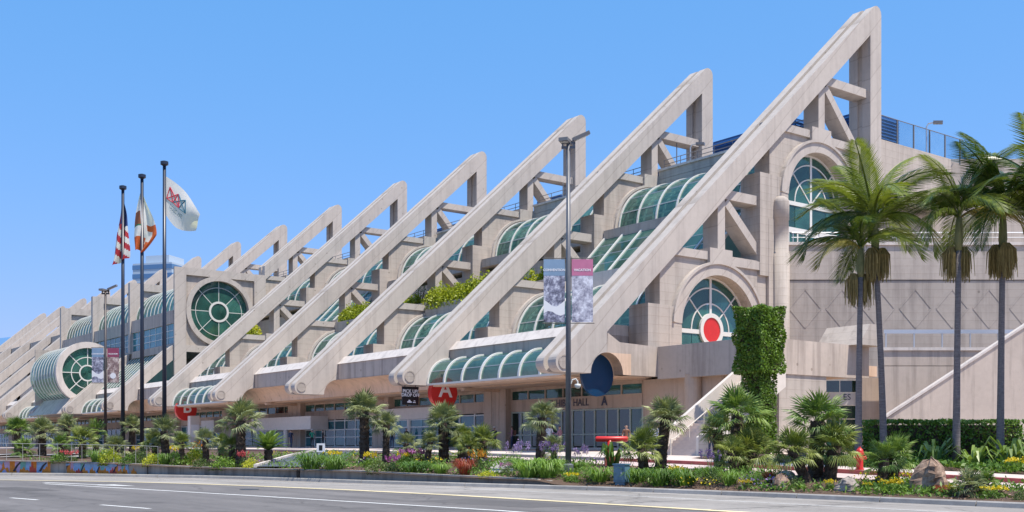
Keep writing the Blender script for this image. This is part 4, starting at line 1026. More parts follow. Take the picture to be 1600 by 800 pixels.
def fan_palm(i, x, y, z, sh, h, cr, st, label):
    o = thing('fan_palm', label, 'palm', (x,y,z), 0, 'fan palms in the roadside bed')
    rr = random.Random(100+i)
    r0 = min(0.24, max(0.10, 0.17*cr+0.02))
    tm = shaggy_trunk(i, h+0.1, r0); lean = Vector((0.6046,0.7965))*sh
    tm.v = [(a+lean.x*(c/h)**1.2 if c > 0 else a, b+lean.y*(c/h)**1.2 if c > 0 else b, c) for a, b, c in tm.v]
    tm.build('trunk', M['bark'], o)
    top = (lean.x, lean.y, h)
    n = rr.randint(25,31) if cr > 0.9 else rr.randint(19,25); cr *= 0.92; g = rr.random()*6
    for k in range(n):
        f = k/(n-1); el = 80-98*f**1.2+rr.uniform(-12,12); az = g+k*2.39996+rr.uniform(-.2,.2)
        me = LEAVES[st][0 if f < 0.35 else (1 if f < 0.75 else 2)]
        s = cr*rr.uniform(0.78,1.15)
        q = put('leaf', me, o, (top[0], top[1], top[2]-0.10*f*cr), None, s)
        q.rotation_mode = 'QUATERNION'
        d = Vector((math.cos(RAD(el))*math.cos(az), math.cos(RAD(el))*math.sin(az), math.sin(RAD(el))))
        upv = Vector((0,0,1)) if el < 70 else Vector((math.cos(az+1.5), math.sin(az+1.5), 0.2))
        xv = d.cross(upv).normalized(); zv = xv.cross(d)
        mt = Matrix((xv, d, zv)).transposed(); roll = Matrix.Rotation(rr.uniform(-0.5,0.5), 3, 'Y')
        q.rotation_quaternion = (mt @ roll).to_quaternion()
for i, p in enumerate(PALMS): fan_palm(i, *p)
# cycad at the ramp
def pinnate(seed, ln, nl, leaf, curve, w, droop, stiff):
    """feather leaf: curved midrib with narrow leaflets, grows along +y"""
    r = random.Random(seed); m = MB(); pts = []
    for k in range(13):
        t = k/12; pts.append(Vector((0, ln*(math.sin(curve*t)/curve), ln*((math.cos(curve*t)-1)/curve))))
    m.tube(pts, [0.035*ln/2.4*(1-0.8*k/12)+0.004 for k in range(13)], 5)
    for k in range(nl):
        t = 0.12+0.88*k/(nl-1); f = t*12; i = min(11, int(f)); p = pts[i].lerp(pts[i+1], f-i); d = (pts[i+1]-pts[i]).normalized()
        L_ = leaf*(math.sin(math.pi*(0.12+0.83*t))**0.7)*r.uniform(0.9,1.1)
        nrm = Vector((1,0,0)).cross(d)
        for sg in (-1, 1):
            o = (Vector((sg,0,0))*(0.9-0.35*t)+d*(0.45+0.35*t)+nrm*(0.12*stiff)).normalized()
            mid = p+o*L_*0.5; mid.z -= droop*L_*0.10; tip = p+o*L_*0.9; tip.z -= droop*L_*r.uniform(0.35,0.55)
            wv = d*w
            m.add([tuple(p-wv*0.5),tuple(p+wv*0.5),tuple(mid+wv),tuple(mid-wv),tuple(tip)], [(0,1,2,3),(3,2,4)])
    return m
o = thing('cycad', 'stiff dark green cycad rosette left of the paved ramp', 'cycad', (-53.6,24.6,zg(-53.6,24.6)))
shaggy_trunk(900,0.75,0.22).build('trunk', M['bark'], o)
mes = [pinnate(40+k,1.15,30,0.27,0.75,0.020,0.2,1.5).mesh('frond', M['fan3']) for k in range(2)]
for k in range(34):
    f = k/33; q = put('frond', mes[k%2], o, (0,0,0.72)); el = RAD(88-62*f); q.rotation_euler = (el,0,k*2.4); q.scale = (1.05,)*3
# king palms ---------------------------------------------------------------
FR = [pinnate(70+k,3.0,46,0.85,cv,0.031,dr,0.2) for k, (cv,dr) in enumerate(((1.15,1.2),(1.9,1.9),(2.3,2.2)))]
ME_FR = [m.mesh('frond', M['frond']) for m in FR]+[FR[2].mesh('frond', M['frond_old'])]
def king_palm(label, x, y, top, lean, zc, seed, scale, nf=15, az0=0.0, seeds=2):
    zb = zg(x,y); r = random.Random(seed)
    o = thing('king_palm', label, 'palm', (x,y,zb), 0, 'tall feather palms by the end wall')
    h = zc-zb; lx, ly = lean*0.6046, lean*0.7965
    pts = [(lx*t**1.5, ly*t**1.5, h*0.86*t) for t in (0,0.1,0.25,0.5,0.75,1)]
    MB().tube(pts, [0.19,0.155,0.14,0.125,0.115,0.11], 12).build('trunk', M['bark_k'], o, True)
    a = Vector(pts[-1]); b = Vector((lx*1.15, ly*1.15, h))
    MB().tube([a, a.lerp(b,0.25), a.lerp(b,0.7), b], [0.12,0.17,0.14,0.09], 12).build('crownshaft', M['crown_k'], o, True)
    for k in range(nf):
        f = (k+0.5)/nf; el = 84-58*f**0.9+r.uniform(-9,9); az = az0+k*2.39996+r.uniform(-.25,.25)
        old = k >= nf-1
        q = put('frond', ME_FR[3] if old and seed%2 else ME_FR[0 if f < 0.3 else (1 if f < 0.7 else 2)], o, tuple(b-Vector((0,0,0.15*f))))
        q.scale = (scale*r.uniform(0.9,1.08),)*3
        q.rotation_mode = 'ZYX' if False else 'XYZ'; q.rotation_euler = (RAD(el+10), r.uniform(-0.3,0.3), az)
    for k in range(seeds):
        az = az0+1.3+2.1*k; c = a.lerp(b,0.02)+Vector((0.28*math.cos(az), 0.28*math.sin(az), 0)); m = MB()
        for j in range(120):
            dx, dy = r.gauss(0,0.13), r.gauss(0,0.13); ln = r.uniform(0.6,1.3)
            m.tube([tuple(c+Vector((dx*0.3,dy*0.3,0.15))), tuple(c+Vector((dx,dy,-0.15))), tuple(c+Vector((dx*1.15,dy*1.15,-ln)))], [0.02,0.022,0.012], 4, caps=False)
        m.build('seed_cluster', M['seed'], o)
king_palm('feather palm with the leftmost tall trunk before the end wall', -27.84, 39.4, 0, 0.10, 10.0, 3, 1.05, 10, 0.4)
king_palm('largest feather palm overlapping the upper arched window', -27.19, 40.26, 0, -0.35, 11.2, 4, 1.25, 14, 1.3, 3)
king_palm('feather palm with the middle trunk before the long hedge', -24.25, 40.83, 0, 0.10, 10.9, 5, 1.1, 11, 0.1)
king_palm('feather palm with broad hanging seed skirt near the right edge', -23.18, 42.24, 0, 0.10, 11.0, 6, 1.25, 13, 2.2, 3)
king_palm('feather palm cropped by the right edge with only its crown in view', -21.6, 42.6, 0, 0.0, 11.5, 8, 1.2, 13, 0.9, 1)
# planting in the roadside bed ----------------------------------------------
def blades(seed, n, r, h, w, lay=1.0):
    rr = random.Random(seed); m = MB()
    for k in range(n):
        a = rr.uniform(0,6.283); q = r*0.35*math.sqrt(rr.random()); bx, by = q*math.cos(a), q*math.sin(a); a += rr.uniform(-.5,.5)
        o = r*rr.uniform(0.45,1.0)*lay; hh = h*rr.uniform(0.6,1.05); c, s = math.cos(a), math.sin(a); px, py = -s*w, c*w
        P = [(bx,by,0),(bx+o*0.3*c,by+o*0.3*s,hh*0.72),(bx+o*0.65*c,by+o*0.65*s,hh),(bx+o*c,by+o*s,hh*rr.uniform(0.45,0.85))]
        v = []
        for (x,y,z), ww in zip(P, (0.8,1,0.8,0.1)): v += [(x-px*ww,y-py*ww,z),(x+px*ww,y+py*ww,z)]
        m.add(v, [(0,1,3,2),(2,3,5,4),(4,5,7,6)])
    return m
ME_STRAP = [blades(k,130,1.25,0.8,0.026).mesh('leaves', M['strap']) for k in range(3)]
ME_AGAVE = [blades(9,26,1,1,0.085).mesh('leaves', M['fan3'])]
def puffs(seed, n, rx, h0, h1, pr, per):
    rr = random.Random(seed); P = []
    for k in range(n):
        a = rr.uniform(0,6.28); q = rx*math.sqrt(rr.random()); c = np.array([q*math.cos(a), q*math.sin(a), rr.uniform(h0,h1)])
        P.append(c+rng.normal(0,pr,(per,3)))
    return np.concatenate(P)
ME_FL = {}
for key, mat in (('yel','yellow'),('ora','orange'),('mag','magenta'),('pin','pink')):
    ME_FL[key] = leaf_mesh('flowers', puffs(len(key)+ord(key[0]),26,0.85,0.72,1.02,0.055,9), 0.13, M[mat], 0.6, 1.3)
ME_AGAF = leaf_mesh('flowers', puffs(5,15,0.85,0.80,1.12,0.065,34), 0.085, M['purple'], 0.2, 1.4)
ME_BUSH = [leaf_mesh('leaves', ball_pts(700,1,1,1), 0.17, M['shrub']), leaf_mesh('leaves', ball_pts(700,1,1,1), 0.17, M['hedge'])]
ME_HED = leaf_mesh('leaves', ball_pts(650,1,1,1), 0.17, M['hedgey']); ME_RED = blades(77,150,1,1,0.02).mesh('leaves', M['redleaf'])
ME_STALK = blades(31,15,0.8,0.95,0.012).mesh('stalks', M['strap'])
NAMES = {'yel':('flower_bush','flowers'),'ora':('flower_bush','flowers'),'mag':('flower_bush','flowers'),'pin':('flower_bush','flowers'),'aga':('agapanthus','flowers'),'strap':('strap_plant','plant'),'agave':('broad_leaved_plant','plant'),'red':('red_shrub','shrub'),'bush':('bush','bush'),'hed':('bush','bush')}
PLANTS = [
(-20.29, 29.17, 0.16, 0.24, 'yel', 'small yellow flowering bush between the pale rock and the paired palms'),
(-19.28, 29.01, 0.35, 0.38, 'yel', 'yellow flowering bush at the foot of the paired palms'),
(-17.36, 29.06, 0.22, 0.29, 'yel', 'yellow flowering bush just right of the big brown boulder'),
(-16.07, 28.95, 0.41, 0.32, 'yel', 'widest yellow flowering bush near the right end of the kerb'),
(-15.22, 28.75, 0.19, 0.31, 'bush', 'green bush cut by the right edge of the view at the kerb'),
(-17.8, 29.15, 0.22, 0.26, 'red', 'reddish tuft at the right foot of the big brown boulder'),
(-24.64, 28.57, 0.26, 0.26, 'yel', 'small yellow flower cushion below the ivy column palms'),
(-24.79, 29.2, 0.24, 0.39, 'strap', 'small strap-leaved tuft right of the palms below the ivy column'),
(-25.56, 28.84, 0.38, 0.57, 'strap', 'dark strap-leaved tuft left of the palms below the ivy column'),
(-24.28, 29.38, 0.28, 0.39, 'red', 'reddish tuft left of the brown roadside rock'),
(-22.77, 28.89, 0.27, 0.37, 'bush', 'dark low bush right of the brown roadside rock'),
(-21.48, 28.93, 0.2, 0.32, 'yel', 'yellow flowers at the foot of the big palm clump'),
(-27.88, 38.36, 0.4, 0.69, 'bush', 'green bush behind the big palm clump left of the hydrant'),
(-31.26, 27.96, 0.56, 0.64, 'strap', 'green strap-leaved clump left of the blue utility cabinet'),
(-29.63, 28.29, 0.52, 0.62, 'strap', 'green strap-leaved clump right of the blue utility cabinet'),
(-28.19, 28.19, 0.53, 0.69, 'strap', 'strap-leaved clump under the single palm left of the stair'),
(-27.24, 28.45, 0.57, 0.68, 'strap', 'strap-leaved clump right of the single palm left of the stair'),
(-28.66, 29.39, 0.36, 0.43, 'yel', 'yellow flowers among the strap leaves left of the stair'),
(-26.42, 28.87, 0.38, 0.54, 'bush', 'dark bush below the purple flowers near the stair'),
(-27.96, 30.48, 0.4, 0.76, 'aga', 'purple agapanthus in front of the concrete stair'),
(-34.42, 29.58, 0.45, 0.79, 'aga', 'purple agapanthus just right of the tall lamp post'),
(-32.21, 27.36, 0.37, 0.3, 'yel', 'yellow flowers at the base of the tall lamp post'),
(-34.29, 31.4, 0.7, 0.92, 'agave', 'broad-leaved plant under the red cross pipe'),
(-37.43, 25.94, 0.56, 0.64, 'red', 'red-leaved shrub between the letter A palm and the grey path'),
(-34.17, 26.77, 0.69, 0.86, 'strap', 'long strap-leaved clump below the purple agapanthus'),
(-33.48, 27.18, 0.63, 0.81, 'strap', 'strap-leaved clump left of the tall lamp post base'),
(-37.62, 28.84, 0.55, 0.94, 'aga', 'purple agapanthus left of the palm at the hall doors'),
(-36.61, 30.01, 0.61, 0.89, 'aga', 'purple agapanthus right of the palm at the hall doors'),
(-38.74, 27.52, 0.42, 0.78, 'ora', 'orange flowers right of the red-leaved shrub'),
(-39.73, 25.72, 0.47, 0.55, 'bush', 'low green bush left of the red-leaved shrub'),
(-35.73, 26.86, 0.31, 0.47, 'mag', 'dull purple low flowers beside the short grey path'),
(-35.88, 26.0, 0.44, 0.31, 'hed', 'low yellow-green plants at the wall below the grey path'),
(-46.74, 23.6, 0.69, 0.9, 'strap', 'strap-leaved clump at the right edge of the paved ramp'),
(-45.01, 23.9, 0.68, 0.82, 'strap', 'second strap-leaved clump right of the paved ramp'),
(-52.03, 27.55, 0.58, 0.54, 'yel', 'yellow flowers behind the small sign by the ramp'),
(-45.15, 25.86, 0.39, 0.66, 'yel', 'yellow flowering bush right of the stoutest palm'),
(-41.94, 24.47, 0.56, 0.62, 'bush', 'green bush right of the stoutest palm'),
(-45.32, 27.79, 0.37, 0.56, 'yel', 'yellow flowers behind the slim palm'),
(-41.3, 24.81, 0.39, 0.67, 'mag', 'purple flowering bush below the slim palm'),
(-45.08, 27.94, 0.46, 0.68, 'mag', 'purple flowers around the small palm before the blue screen'),
(-45.51, 28.87, 0.47, 0.63, 'mag', 'purple flowers left of the letter A palm'),
(-40.45, 25.27, 0.64, 0.56, 'strap', 'strap-leaved clump below the small palms left of the letter A'),
(-38.76, 25.68, 0.41, 0.49, 'strap', 'strap tuft at the foot of the letter A palm'),
(-66.19, 25.6, 0.52, 0.8, 'ora', 'orange flowers left of the grey-green palm below the letter B'),
(-57.24, 22.0, 0.62, 0.83, 'hed', 'bright green bush below the orange flowers near the letter B'),
(-56.88, 21.16, 0.54, 0.68, 'bush', 'green bush at the foot of the small palm right of the flagpoles'),
(-52.73, 22.82, 0.33, 0.72, 'pin', 'red flowers at the foot of the broad round palm'),
(-51.55, 22.72, 0.42, 0.58, 'hed', 'yellow-green plant left of the paved ramp edge'),
(-58.06, 24.07, 0.46, 0.71, 'mag', 'magenta flowers between the palms left of the ramp'),
(-53.23, 22.0, 0.62, 0.65, 'bush', 'dark low bush on the planter wall left of the ramp'),
(-54.81, 21.41, 0.46, 0.53, 'bush', 'low green bush on the planter wall below the letter B'),
(-63.27, 23.16, 0.45, 0.68, 'yel', 'yellow flowers right of the tallest flagpole'),
(-60.71, 18.6, 0.59, 0.91, 'hed', 'bright green bush right of the far lamp post'),
(-61.54, 18.17, 0.53, 0.84, 'strap', 'green clump at the foot of the far lamp post'),
(-59.19, 19.77, 0.55, 0.76, 'bush', 'green bush between the second and tallest flagpoles'),
(-58.02, 19.99, 0.51, 0.68, 'hed', 'green bush at the foot of the tallest flagpole'),
(-66.32, 21.95, 0.43, 0.62, 'yel', 'yellow flowers by the second flagpole'),
(-63.86, 16.76, 0.46, 0.57, 'bush', 'dark bush between the ramps behind the mural'),
(-63.51, 17.22, 0.54, 0.57, 'pin', 'pink flowers among the ramps behind the mural'),
(-59.37, 19.21, 0.45, 0.62, 'bush', 'low green bush between the first two flagpoles'),
(-57.51, 20.49, 0.48, 0.68, 'strap', 'strap clump right of the tallest flagpole base')]

for i, (x, y, r, h, k, lab) in enumerate(PLANTS):
    nm, cat = NAMES[k]; o = thing(nm, lab, cat, (x,y,zg(x,y)-0.03), random.uniform(0,6.28))
    r *= 1.12; S = (r,r,h*1.1)
    if k == 'strap': put('leaves', ME_STRAP[i%3], o, None, None, (r*1.1,r*1.1,h*1.15))
    elif k == 'agave': put('leaves', ME_AGAVE[0], o, None, None, S)
    elif k == 'red': put('leaves', ME_RED, o, None, None, S)
    elif k in ('bush',): put('leaves', ME_BUSH[i%2], o, None, None, S)
    elif k == 'hed': put('leaves', ME_HED, o, None, None, S)
    elif k == 'aga':
        put('leaves', ME_STRAP[i%3], o, None, None, (r,r,h*0.55)); put('stalks', ME_STALK, o, None, None, S); put('flowers', ME_AGAF, o, None, None, S)
    else:
        put('leaves', ME_BUSH[i%2], o, None, None, (r*0.95,r*0.95,h*0.85)); put('flowers', ME_FL[k], o, None, None, S)
# garden behind the far pavement at right
gb = MB(); gx = [-38+1.5*k for k in range(26)]; vs = []
for x in gx:
    f = interp(x,FAR)+2.6
    for q in range(7): y = f+(47-f)*q/6; vs.append((x, y, zg(x,y)+0.03+0.10*min(1,q)))
gb.add(vs, [(i*7+q,(i+1)*7+q,(i+1)*7+q+1,i*7+q+1) for i in range(len(gx)-1) for q in range(6)])
structure(gb.build('garden_bed', M['soil']))
n = 16000; X = rng.uniform(-31,0,n); FY = np.interp(X,[a for a,b in FAR],[b for a,b in FAR]); Y = FY+2.7+rng.uniform(0,4.0,n)
Z = np.array([zg(a,b) for a,b in zip(X,Y)])+0.1+np.abs(rng.normal(0,0.10,n))+0.10*np.sin(X*1.7)*np.sin(Y*2.1)
stuff(tag(put('ground_cover', leaf_mesh('ground_cover', np.stack([X,Y,Z],1), 0.20, M['hedge'], 0.8)), 'low green ground cover behind the hydrant pavement', 'ground cover'))
n = 26000; X = rng.uniform(-66,-12,n); K = np.interp(X,[a for a,b in KERB],[b for a,b in KERB]); NN = np.interp(X,[a for a,b in NEAR],[b for a,b in NEAR]); Y = K+1.0+(NN-K-1.2)*rng.random(n)
keep = (np.sin(X*0.9)*np.sin(Y*1.1+X*0.3)+rng.normal(0,0.35,n)) > 0.12; X = X[keep]; Y = Y[keep]
Z = np.array([zg(a,b) for a,b in zip(X,Y)])+np.abs(rng.normal(0.08,0.10,len(X)))
stuff(tag(put('bed_weeds', leaf_mesh('bed_weeds', np.stack([X,Y,Z],1), 0.19, M['strap'], 0.9, 3.0)), 'scattered low green weeds and sprouts over the mulch bed', 'ground cover'))
n = 9000; X = rng.uniform(-66,-12,n); K = np.interp(X,[a for a,b in KERB],[b for a,b in KERB]); NN = np.interp(X,[a for a,b in NEAR],[b for a,b in NEAR]); Y = K+0.9+(NN-K-1.2)*rng.random(n)
Z = np.array([zg(a,b) for a,b in zip(X,Y)])+0.015
stuff(tag(put('bark_chips', leaf_mesh('bark_chips', np.stack([X,Y,Z],1), 0.10, M['rock'], 0.2, 2.2)), 'loose bark chips strewn over the roadside bed', 'mulch'))
for nm, mt, lab, ph in (('yellow_blooms','yellow','sparse yellow blooms scattered through the roadside bed',0.3),('lilac_blooms','purple','sparse lilac blooms scattered through the roadside bed',2.2)):
    n = 5000; X = rng.uniform(-64,-13,n); K = np.interp(X,[a for a,b in KERB],[b for a,b in KERB]); NN = np.interp(X,[a for a,b in NEAR],[b for a,b in NEAR]); Y = K+1.0+(NN-K-1.2)*rng.random(n)
    keep = np.sin(X*0.55+ph)*np.sin(Y*0.8+X*0.2+ph) > 0.82; X = X[keep]; Y = Y[keep]; Z = np.array([zg(a,b) for a,b in zip(X,Y)])+rng.uniform(0.15,0.38,len(X))
    stuff(tag(put(nm, leaf_mesh(nm, np.stack([X,Y,Z],1), 0.09, M[mt], 0.6, 1.3)), lab, 'flowers'))
# long clipped hedge, parallel to the end wall
hb = hedge_box('clipped_hedge','long clipped green hedge in front of the stair wall at right',(-26.6,43.6,0.8),6.6,1.5,1.95,M['hedge'],9000,0.15,rz=math.atan2(0.7965,0.6046))
def shrub(nm, lab, x, y, r, h, me, cat): o = thing(nm, lab, cat, (x,y,zg(x,y)), random.uniform(0,6)); put('leaves', me, o, None, None, (r,r,h)); return o
shrub('bird_of_paradise','spiky upright plant before the hedge left of the middle palm trunk',-24.7,40.0,0.95,1.15,ME_AGAVE[0],'plant')
shrub('bird_of_paradise','spiky upright plant between the two right-hand palm trunks',-22.3,41.4,1.05,1.25,ME_AGAVE[0],'plant')
shrub('bird_of_paradise','spiky low plant right of the middle palm trunk',-23.4,40.6,0.8,0.9,ME_AGAVE[0],'plant')
ME_BIG = leaf_mesh('leaves', ball_pts(2600,1,1,1,0.4), 0.16, M['shrub'], 0.5, 3.0)
shrub('large_shrub','large dark leafy shrub cut by the right edge below the palms',-20.6,43.0,1.6,2.5,ME_BIG,'shrub')
shrub('large_shrub','leafy shrub at the right end of the clipped hedge',-22.9,44.6,1.0,1.9,ME_BIG,'shrub')
o = shrub('flower_bush','yellow flowering bush in the ground cover right of the hydrant',-20.6,38.8,0.55,0.5,ME_BUSH[1],'flowers'); put('flowers', ME_FL['yel'], o, None, None, (0.6,0.6,0.55))
shrub('bush','rounded green bush in the ground cover by the right-hand rocks',-17.6,38.4,0.8,0.55,ME_HED,'bush')
shrub('bush','low green bush behind the hydrant',-26.4,38.2,0.8,0.7,ME_BUSH[1],'bush')
shrub('bush','dark bush before the undercroft left of the hydrant',-30.2,41.4,1.2,1.0,ME_BUSH[0],'bush')
# rocks
def rock(lab, x, y, w, d, h, mat, seed):
    rr = random.Random(seed); m = MB(); n, k = 16, 9; vs = []
    for j in range(k+1):
        t = j/k; pr = (1-t**2.2)**0.55*(1+0.0*t)
        for q in range(n):
            a = 2*math.pi*q/n; f = 1+0.20*math.sin(2*a+seed+1.5*t)+0.14*math.sin(4*a+2.1*seed+4*t)+rr.uniform(-0.09,0.09)
            vs.append((w/2*pr*f*math.cos(a)+0.12*w*t*math.sin(seed), d/2*pr*f*math.sin(a), h*t*(1+rr.uniform(-0.09,0.09))-0.05))
    m.add(vs, [(j*n+q, j*n+(q+1)%n, (j+1)*n+(q+1)%n, (j+1)*n+q) for j in range(k) for q in range(n)]+[tuple(range(k*n,(k+1)*n))])
    o = m.build('rock', mat); o.location = (x,y,zg(x,y)); tag(o, lab, 'rock', 'rocks in the planting'); return o
rock('big jagged brown boulder in the roadside bed', -18.5,29.6,1.10,0.95,1.0,M['rock'],1)
rock('pale pointed rock between the palm clump and the paired palms', -20.9,28.95,0.8,0.6,0.48,M['rock2'],2)
rock('low brown rock left of the leaning palm trunk', -23.4,28.9,0.75,0.6,0.52,M['rock'],3)
rock('flat light tan rock behind the low brown one', -24.5,30.6,0.7,0.5,0.3,M['rock2'],4)
rock('grey rock in the ground cover near the right edge', -19.6,38.6,0.85,0.7,0.7,M['rock2'],5)
rock('small pale rock at the pavement edge near the right', -18.9,37.6,0.6,0.5,0.42,M['rock2'],6)
rock('dark brown rock behind the palms left of the hydrant', -31.2,39.6,1.0,0.8,0.8,M['rock'],7)
# hydrant
hx, hy = -25.3, 35.9; o = thing('fire_hydrant','red fire hydrant on the pavement right of the palm clump','hydrant',(hx,hy,zg(hx,hy)))
zs = [(0,0.17),(0.05,0.17),(0.05,0.13),(0.55,0.125),(0.58,0.17),(0.64,0.17),(0.65,0.15),(0.74,0.13),(0.80,0.09),(0.84,0.04),(0.88,0.04)]
m = MB(); n = 16; m.add([(r*math.cos(6.2832*k/n), r*math.sin(6.2832*k/n), z) for z, r in zs for k in range(n)], [(j*n+k,j*n+(k+1)%n,(j+1)*n+(k+1)%n,(j+1)*n+k) for j in range(len(zs)-1) for k in range(n)]+[tuple(range((len(zs)-1)*n,len(zs)*n))]); m.build('barrel', M['red'], o)
for a in (0.9, 0.9+math.pi/2, 0.9-math.pi/2):
    c, s = math.cos(a-1.55), math.sin(a-1.55); MB().tube([(0.1*c,0.1*s,0.46),(0.2*c,0.2*s,0.46)],0.065,10).tube([(0.2*c,0.2*s,0.46),(0.25*c,0.25*s,0.46)],0.08,6).build('outlet', M['red'], o)
# utility cabinet
o = thing('utility_cabinet','small blue-grey utility cabinet at the kerb below the red pipe','cabinet',(-30.0,27.9,zg(-30.0,27.9)),RAD(18))
MB().box(-0.24,0.24,-0.19,0.19,0.06,0.70).box(-0.27,0.27,-0.22,0.22,0.70,0.75).box(-0.2,0.2,-0.15,0.15,-0.05,0.06).build('cabinet_body', M['box'], o)
MB().box(-0.19,0.15,-0.215,-0.192,0.14,0.64).build('door', M['box'], o); MB().box(0.09,0.12,-0.235,-0.215,0.36,0.44).build('handle', M['railing'], o)
# red cross pipe
tx, ty = -34.6, 31.6; o = thing('standpipe','thick red T-shaped pipe standing behind the palms','standpipe',(tx,ty,zg(tx,ty)),RAD(52.8))
zt = 1.6+12*47/1710-zg(tx,ty)
MB().tube([(-0.70,0,zt),(-0.64,0,zt),(0.64,0,zt),(0.70,0,zt)],[0.07,0.12,0.12,0.07],14).build('crossbar', M['red'], o, True); MB().tube([(-0.08,0,0),(-0.08,0,zt)],0.11,14).build('upright', M['red'], o, True)
MB().box(-0.3,0.3,-0.22,0.22,-0.1,0.35).build('pedestal', M['redkerb'], o)
# ramps and paths crossing the bed
def path(lab, pts, w, nm='path', mat='ramp'):
    m = MB(); n = len(pts); vs = []
    for i, (x, y) in enumerate(pts):
        a = Vector(pts[max(0,i-1)]); b = Vector(pts[min(n-1,i+1)]); d = (b-a).normalized(); s = Vector((-d.y,d.x))*w/2
        z = zg(x,y)+0.07; vs += [(x-s.x,y-s.y,z),(x+s.x,y+s.y,z)]
    m.add(vs, [(2*i,2*i+2,2*i+3,2*i+1) for i in range(n-1)]); o = structure(m.build(nm, M[mat]))
    for sg in ((1,) if nm == 'ramp' else ()):
        e = MB()
        for i in range(n-1): e.obox(Vector(vs[2*i+sg])+Vector((0,0,0.03)), Vector(vs[2*i+2+sg])+Vector((0,0,0.03)), 0.16, 0.16)
        c = e.build(nm+'_edging', M['coping'], o)
path('', [(-49.6,23.9),(-53.0,26.4),(-57.0,29.2),(-62.0,32.6),(-66,35.4)], 3.4, 'ramp')
path('', [(-36.2,26.9),(-38.4,28.6),(-41.0,30.8),(-43,32.8)], 1.0, 'path', 'kerb')
for k, (x, y) in enumerate(((-66.6,17.6),(-69.6,15.3),(-72.5,12.9))): path('', [(x,y),(x-3.2,y+2.8),(x-6.5,y+5.8)], 1.5, 'path', 'kerb')
# mural on the low wall: flat painted shapes just proud of the face
def wall_pt(x, h):
    dx = 0.4; t = Vector((2*dx, kerb(x+dx)-kerb(x-dx))).normalized(); nr = Vector((-t.y,t.x)); return nr
def on_wall(s, h, lift):
    x = -69.4+s; nr = wall_pt(x,h); return (x+nr.x*(0.53-lift)-mural_wall.location.x, kerb(x)+nr.y*(0.53-lift)-mural_wall.location.y, 0.13+h*(interp(x,WTOP)-0.14))
MUR = {'mural_orange':(0.62,0.22,0.03),'mural_blue':(0.25,0.42,0.68),'mural_teal':(0.16,0.42,0.40),'mural_lilac':(0.48,0.36,0.56),'mural_yellow':(0.70,0.58,0.05),'mural_dark':(0.05,0.04,0.05),'mural_green':(0.12,0.42,0.18),'mural_red':(0.50,0.08,0.05)}
for k, c in MUR.items(): M[k] = plain(k, c, 0.8, var=0.25, vscale=5)
rm = random.Random(4)
def paint(poly, mat, lift):
    m = MB(); m.add([on_wall(s,h,lift) for s, h in poly], [tuple(range(len(poly)))]); m.build(mat, M[mat], mural_wall)
for k in range(46):     # background bands, one strip per quarter metre
    s = 0.05+k*0.23
    if s > 10.6: break
    a = 0.55+0.4*math.sin(k*0.9); paint([(s,0.02),(s+0.235,0.02),(s+0.235,0.98),(s,0.98)], ['mural_blue','mural_teal','mural_lilac','mural_blue','mural_orange'][(k*k//5+k)%5], 0.004)
for k in range(24):     # flames
    s = 0.2+k*0.46+rm.uniform(-.1,.1); w = rm.uniform(0.3,0.6); h = rm.uniform(0.45,0.98)
    paint([(s,0.02),(s+w,0.02),(s+w*0.85,h*0.5),(s+w*0.6,h*0.42),(s+w*0.45,h),(s+w*0.25,h*0.5),(s+w*0.08,h*0.65)], 'mural_orange' if k%5 else 'mural_red', 0.008)
for k in range(9):      # black swirls
    s = 0.8+k*1.1; paint([(s,0.15),(s+0.10,0.12),(s+0.22,0.55),(s+0.36,0.85),(s+0.30,0.9),(s+0.14,0.6)], 'mural_dark', 0.012)
paint([(3.2+0.42*math.cos(a), 0.5+0.47*math.sin(a)) for a in [6.283*k/20 for k in range(20)]], 'mural_lilac', 0.014)
paint([(3.2+0.30*math.cos(a), 0.5+0.38*math.sin(a)) for a in [6.283*k/20 for k in range(20)]], 'mural_blue', 0.018)
paint([(3.2+0.18*math.cos(a), 0.52+0.30*math.sin(a)) for a in [6.283*k/16 for k in range(16)]], 'mural_yellow', 0.022)
paint([(3.2+0.09*math.cos(a), 0.42+0.15*math.sin(a)) for a in [6.283*k/12 for k in range(12)]], 'mural_green', 0.026)
for k in range(5):
    s = 6.4+k*0.8; paint([(s+0.3*math.cos(a), 0.78+0.14*math.sin(a)) for a in [6.283*k2/12 for k2 in range(12)]], 'mural_blue', 0.016)
# rail on the mural wall
o = thing('mural_railing','thin pale railing on top of the mural wall','railing',(-62,20,0))
top = []
for k in range(19):
    x = -70+k*0.72; nr = wall_pt(x,0); p = Vector((x+nr.x*0.72, kerb(x)+nr.y*0.72, interp(x,WTOP))); 
    rel = p-Vector(o.location); MB().tube([rel, rel+Vector((0,0,0.95))],0.013,5).build('baluster', M['thin_rail'], o)
    top.append(rel+Vector((0,0,0.95)))
MB().tube(top,0.014,6).build('top_rail', M['thin_rail'], o)
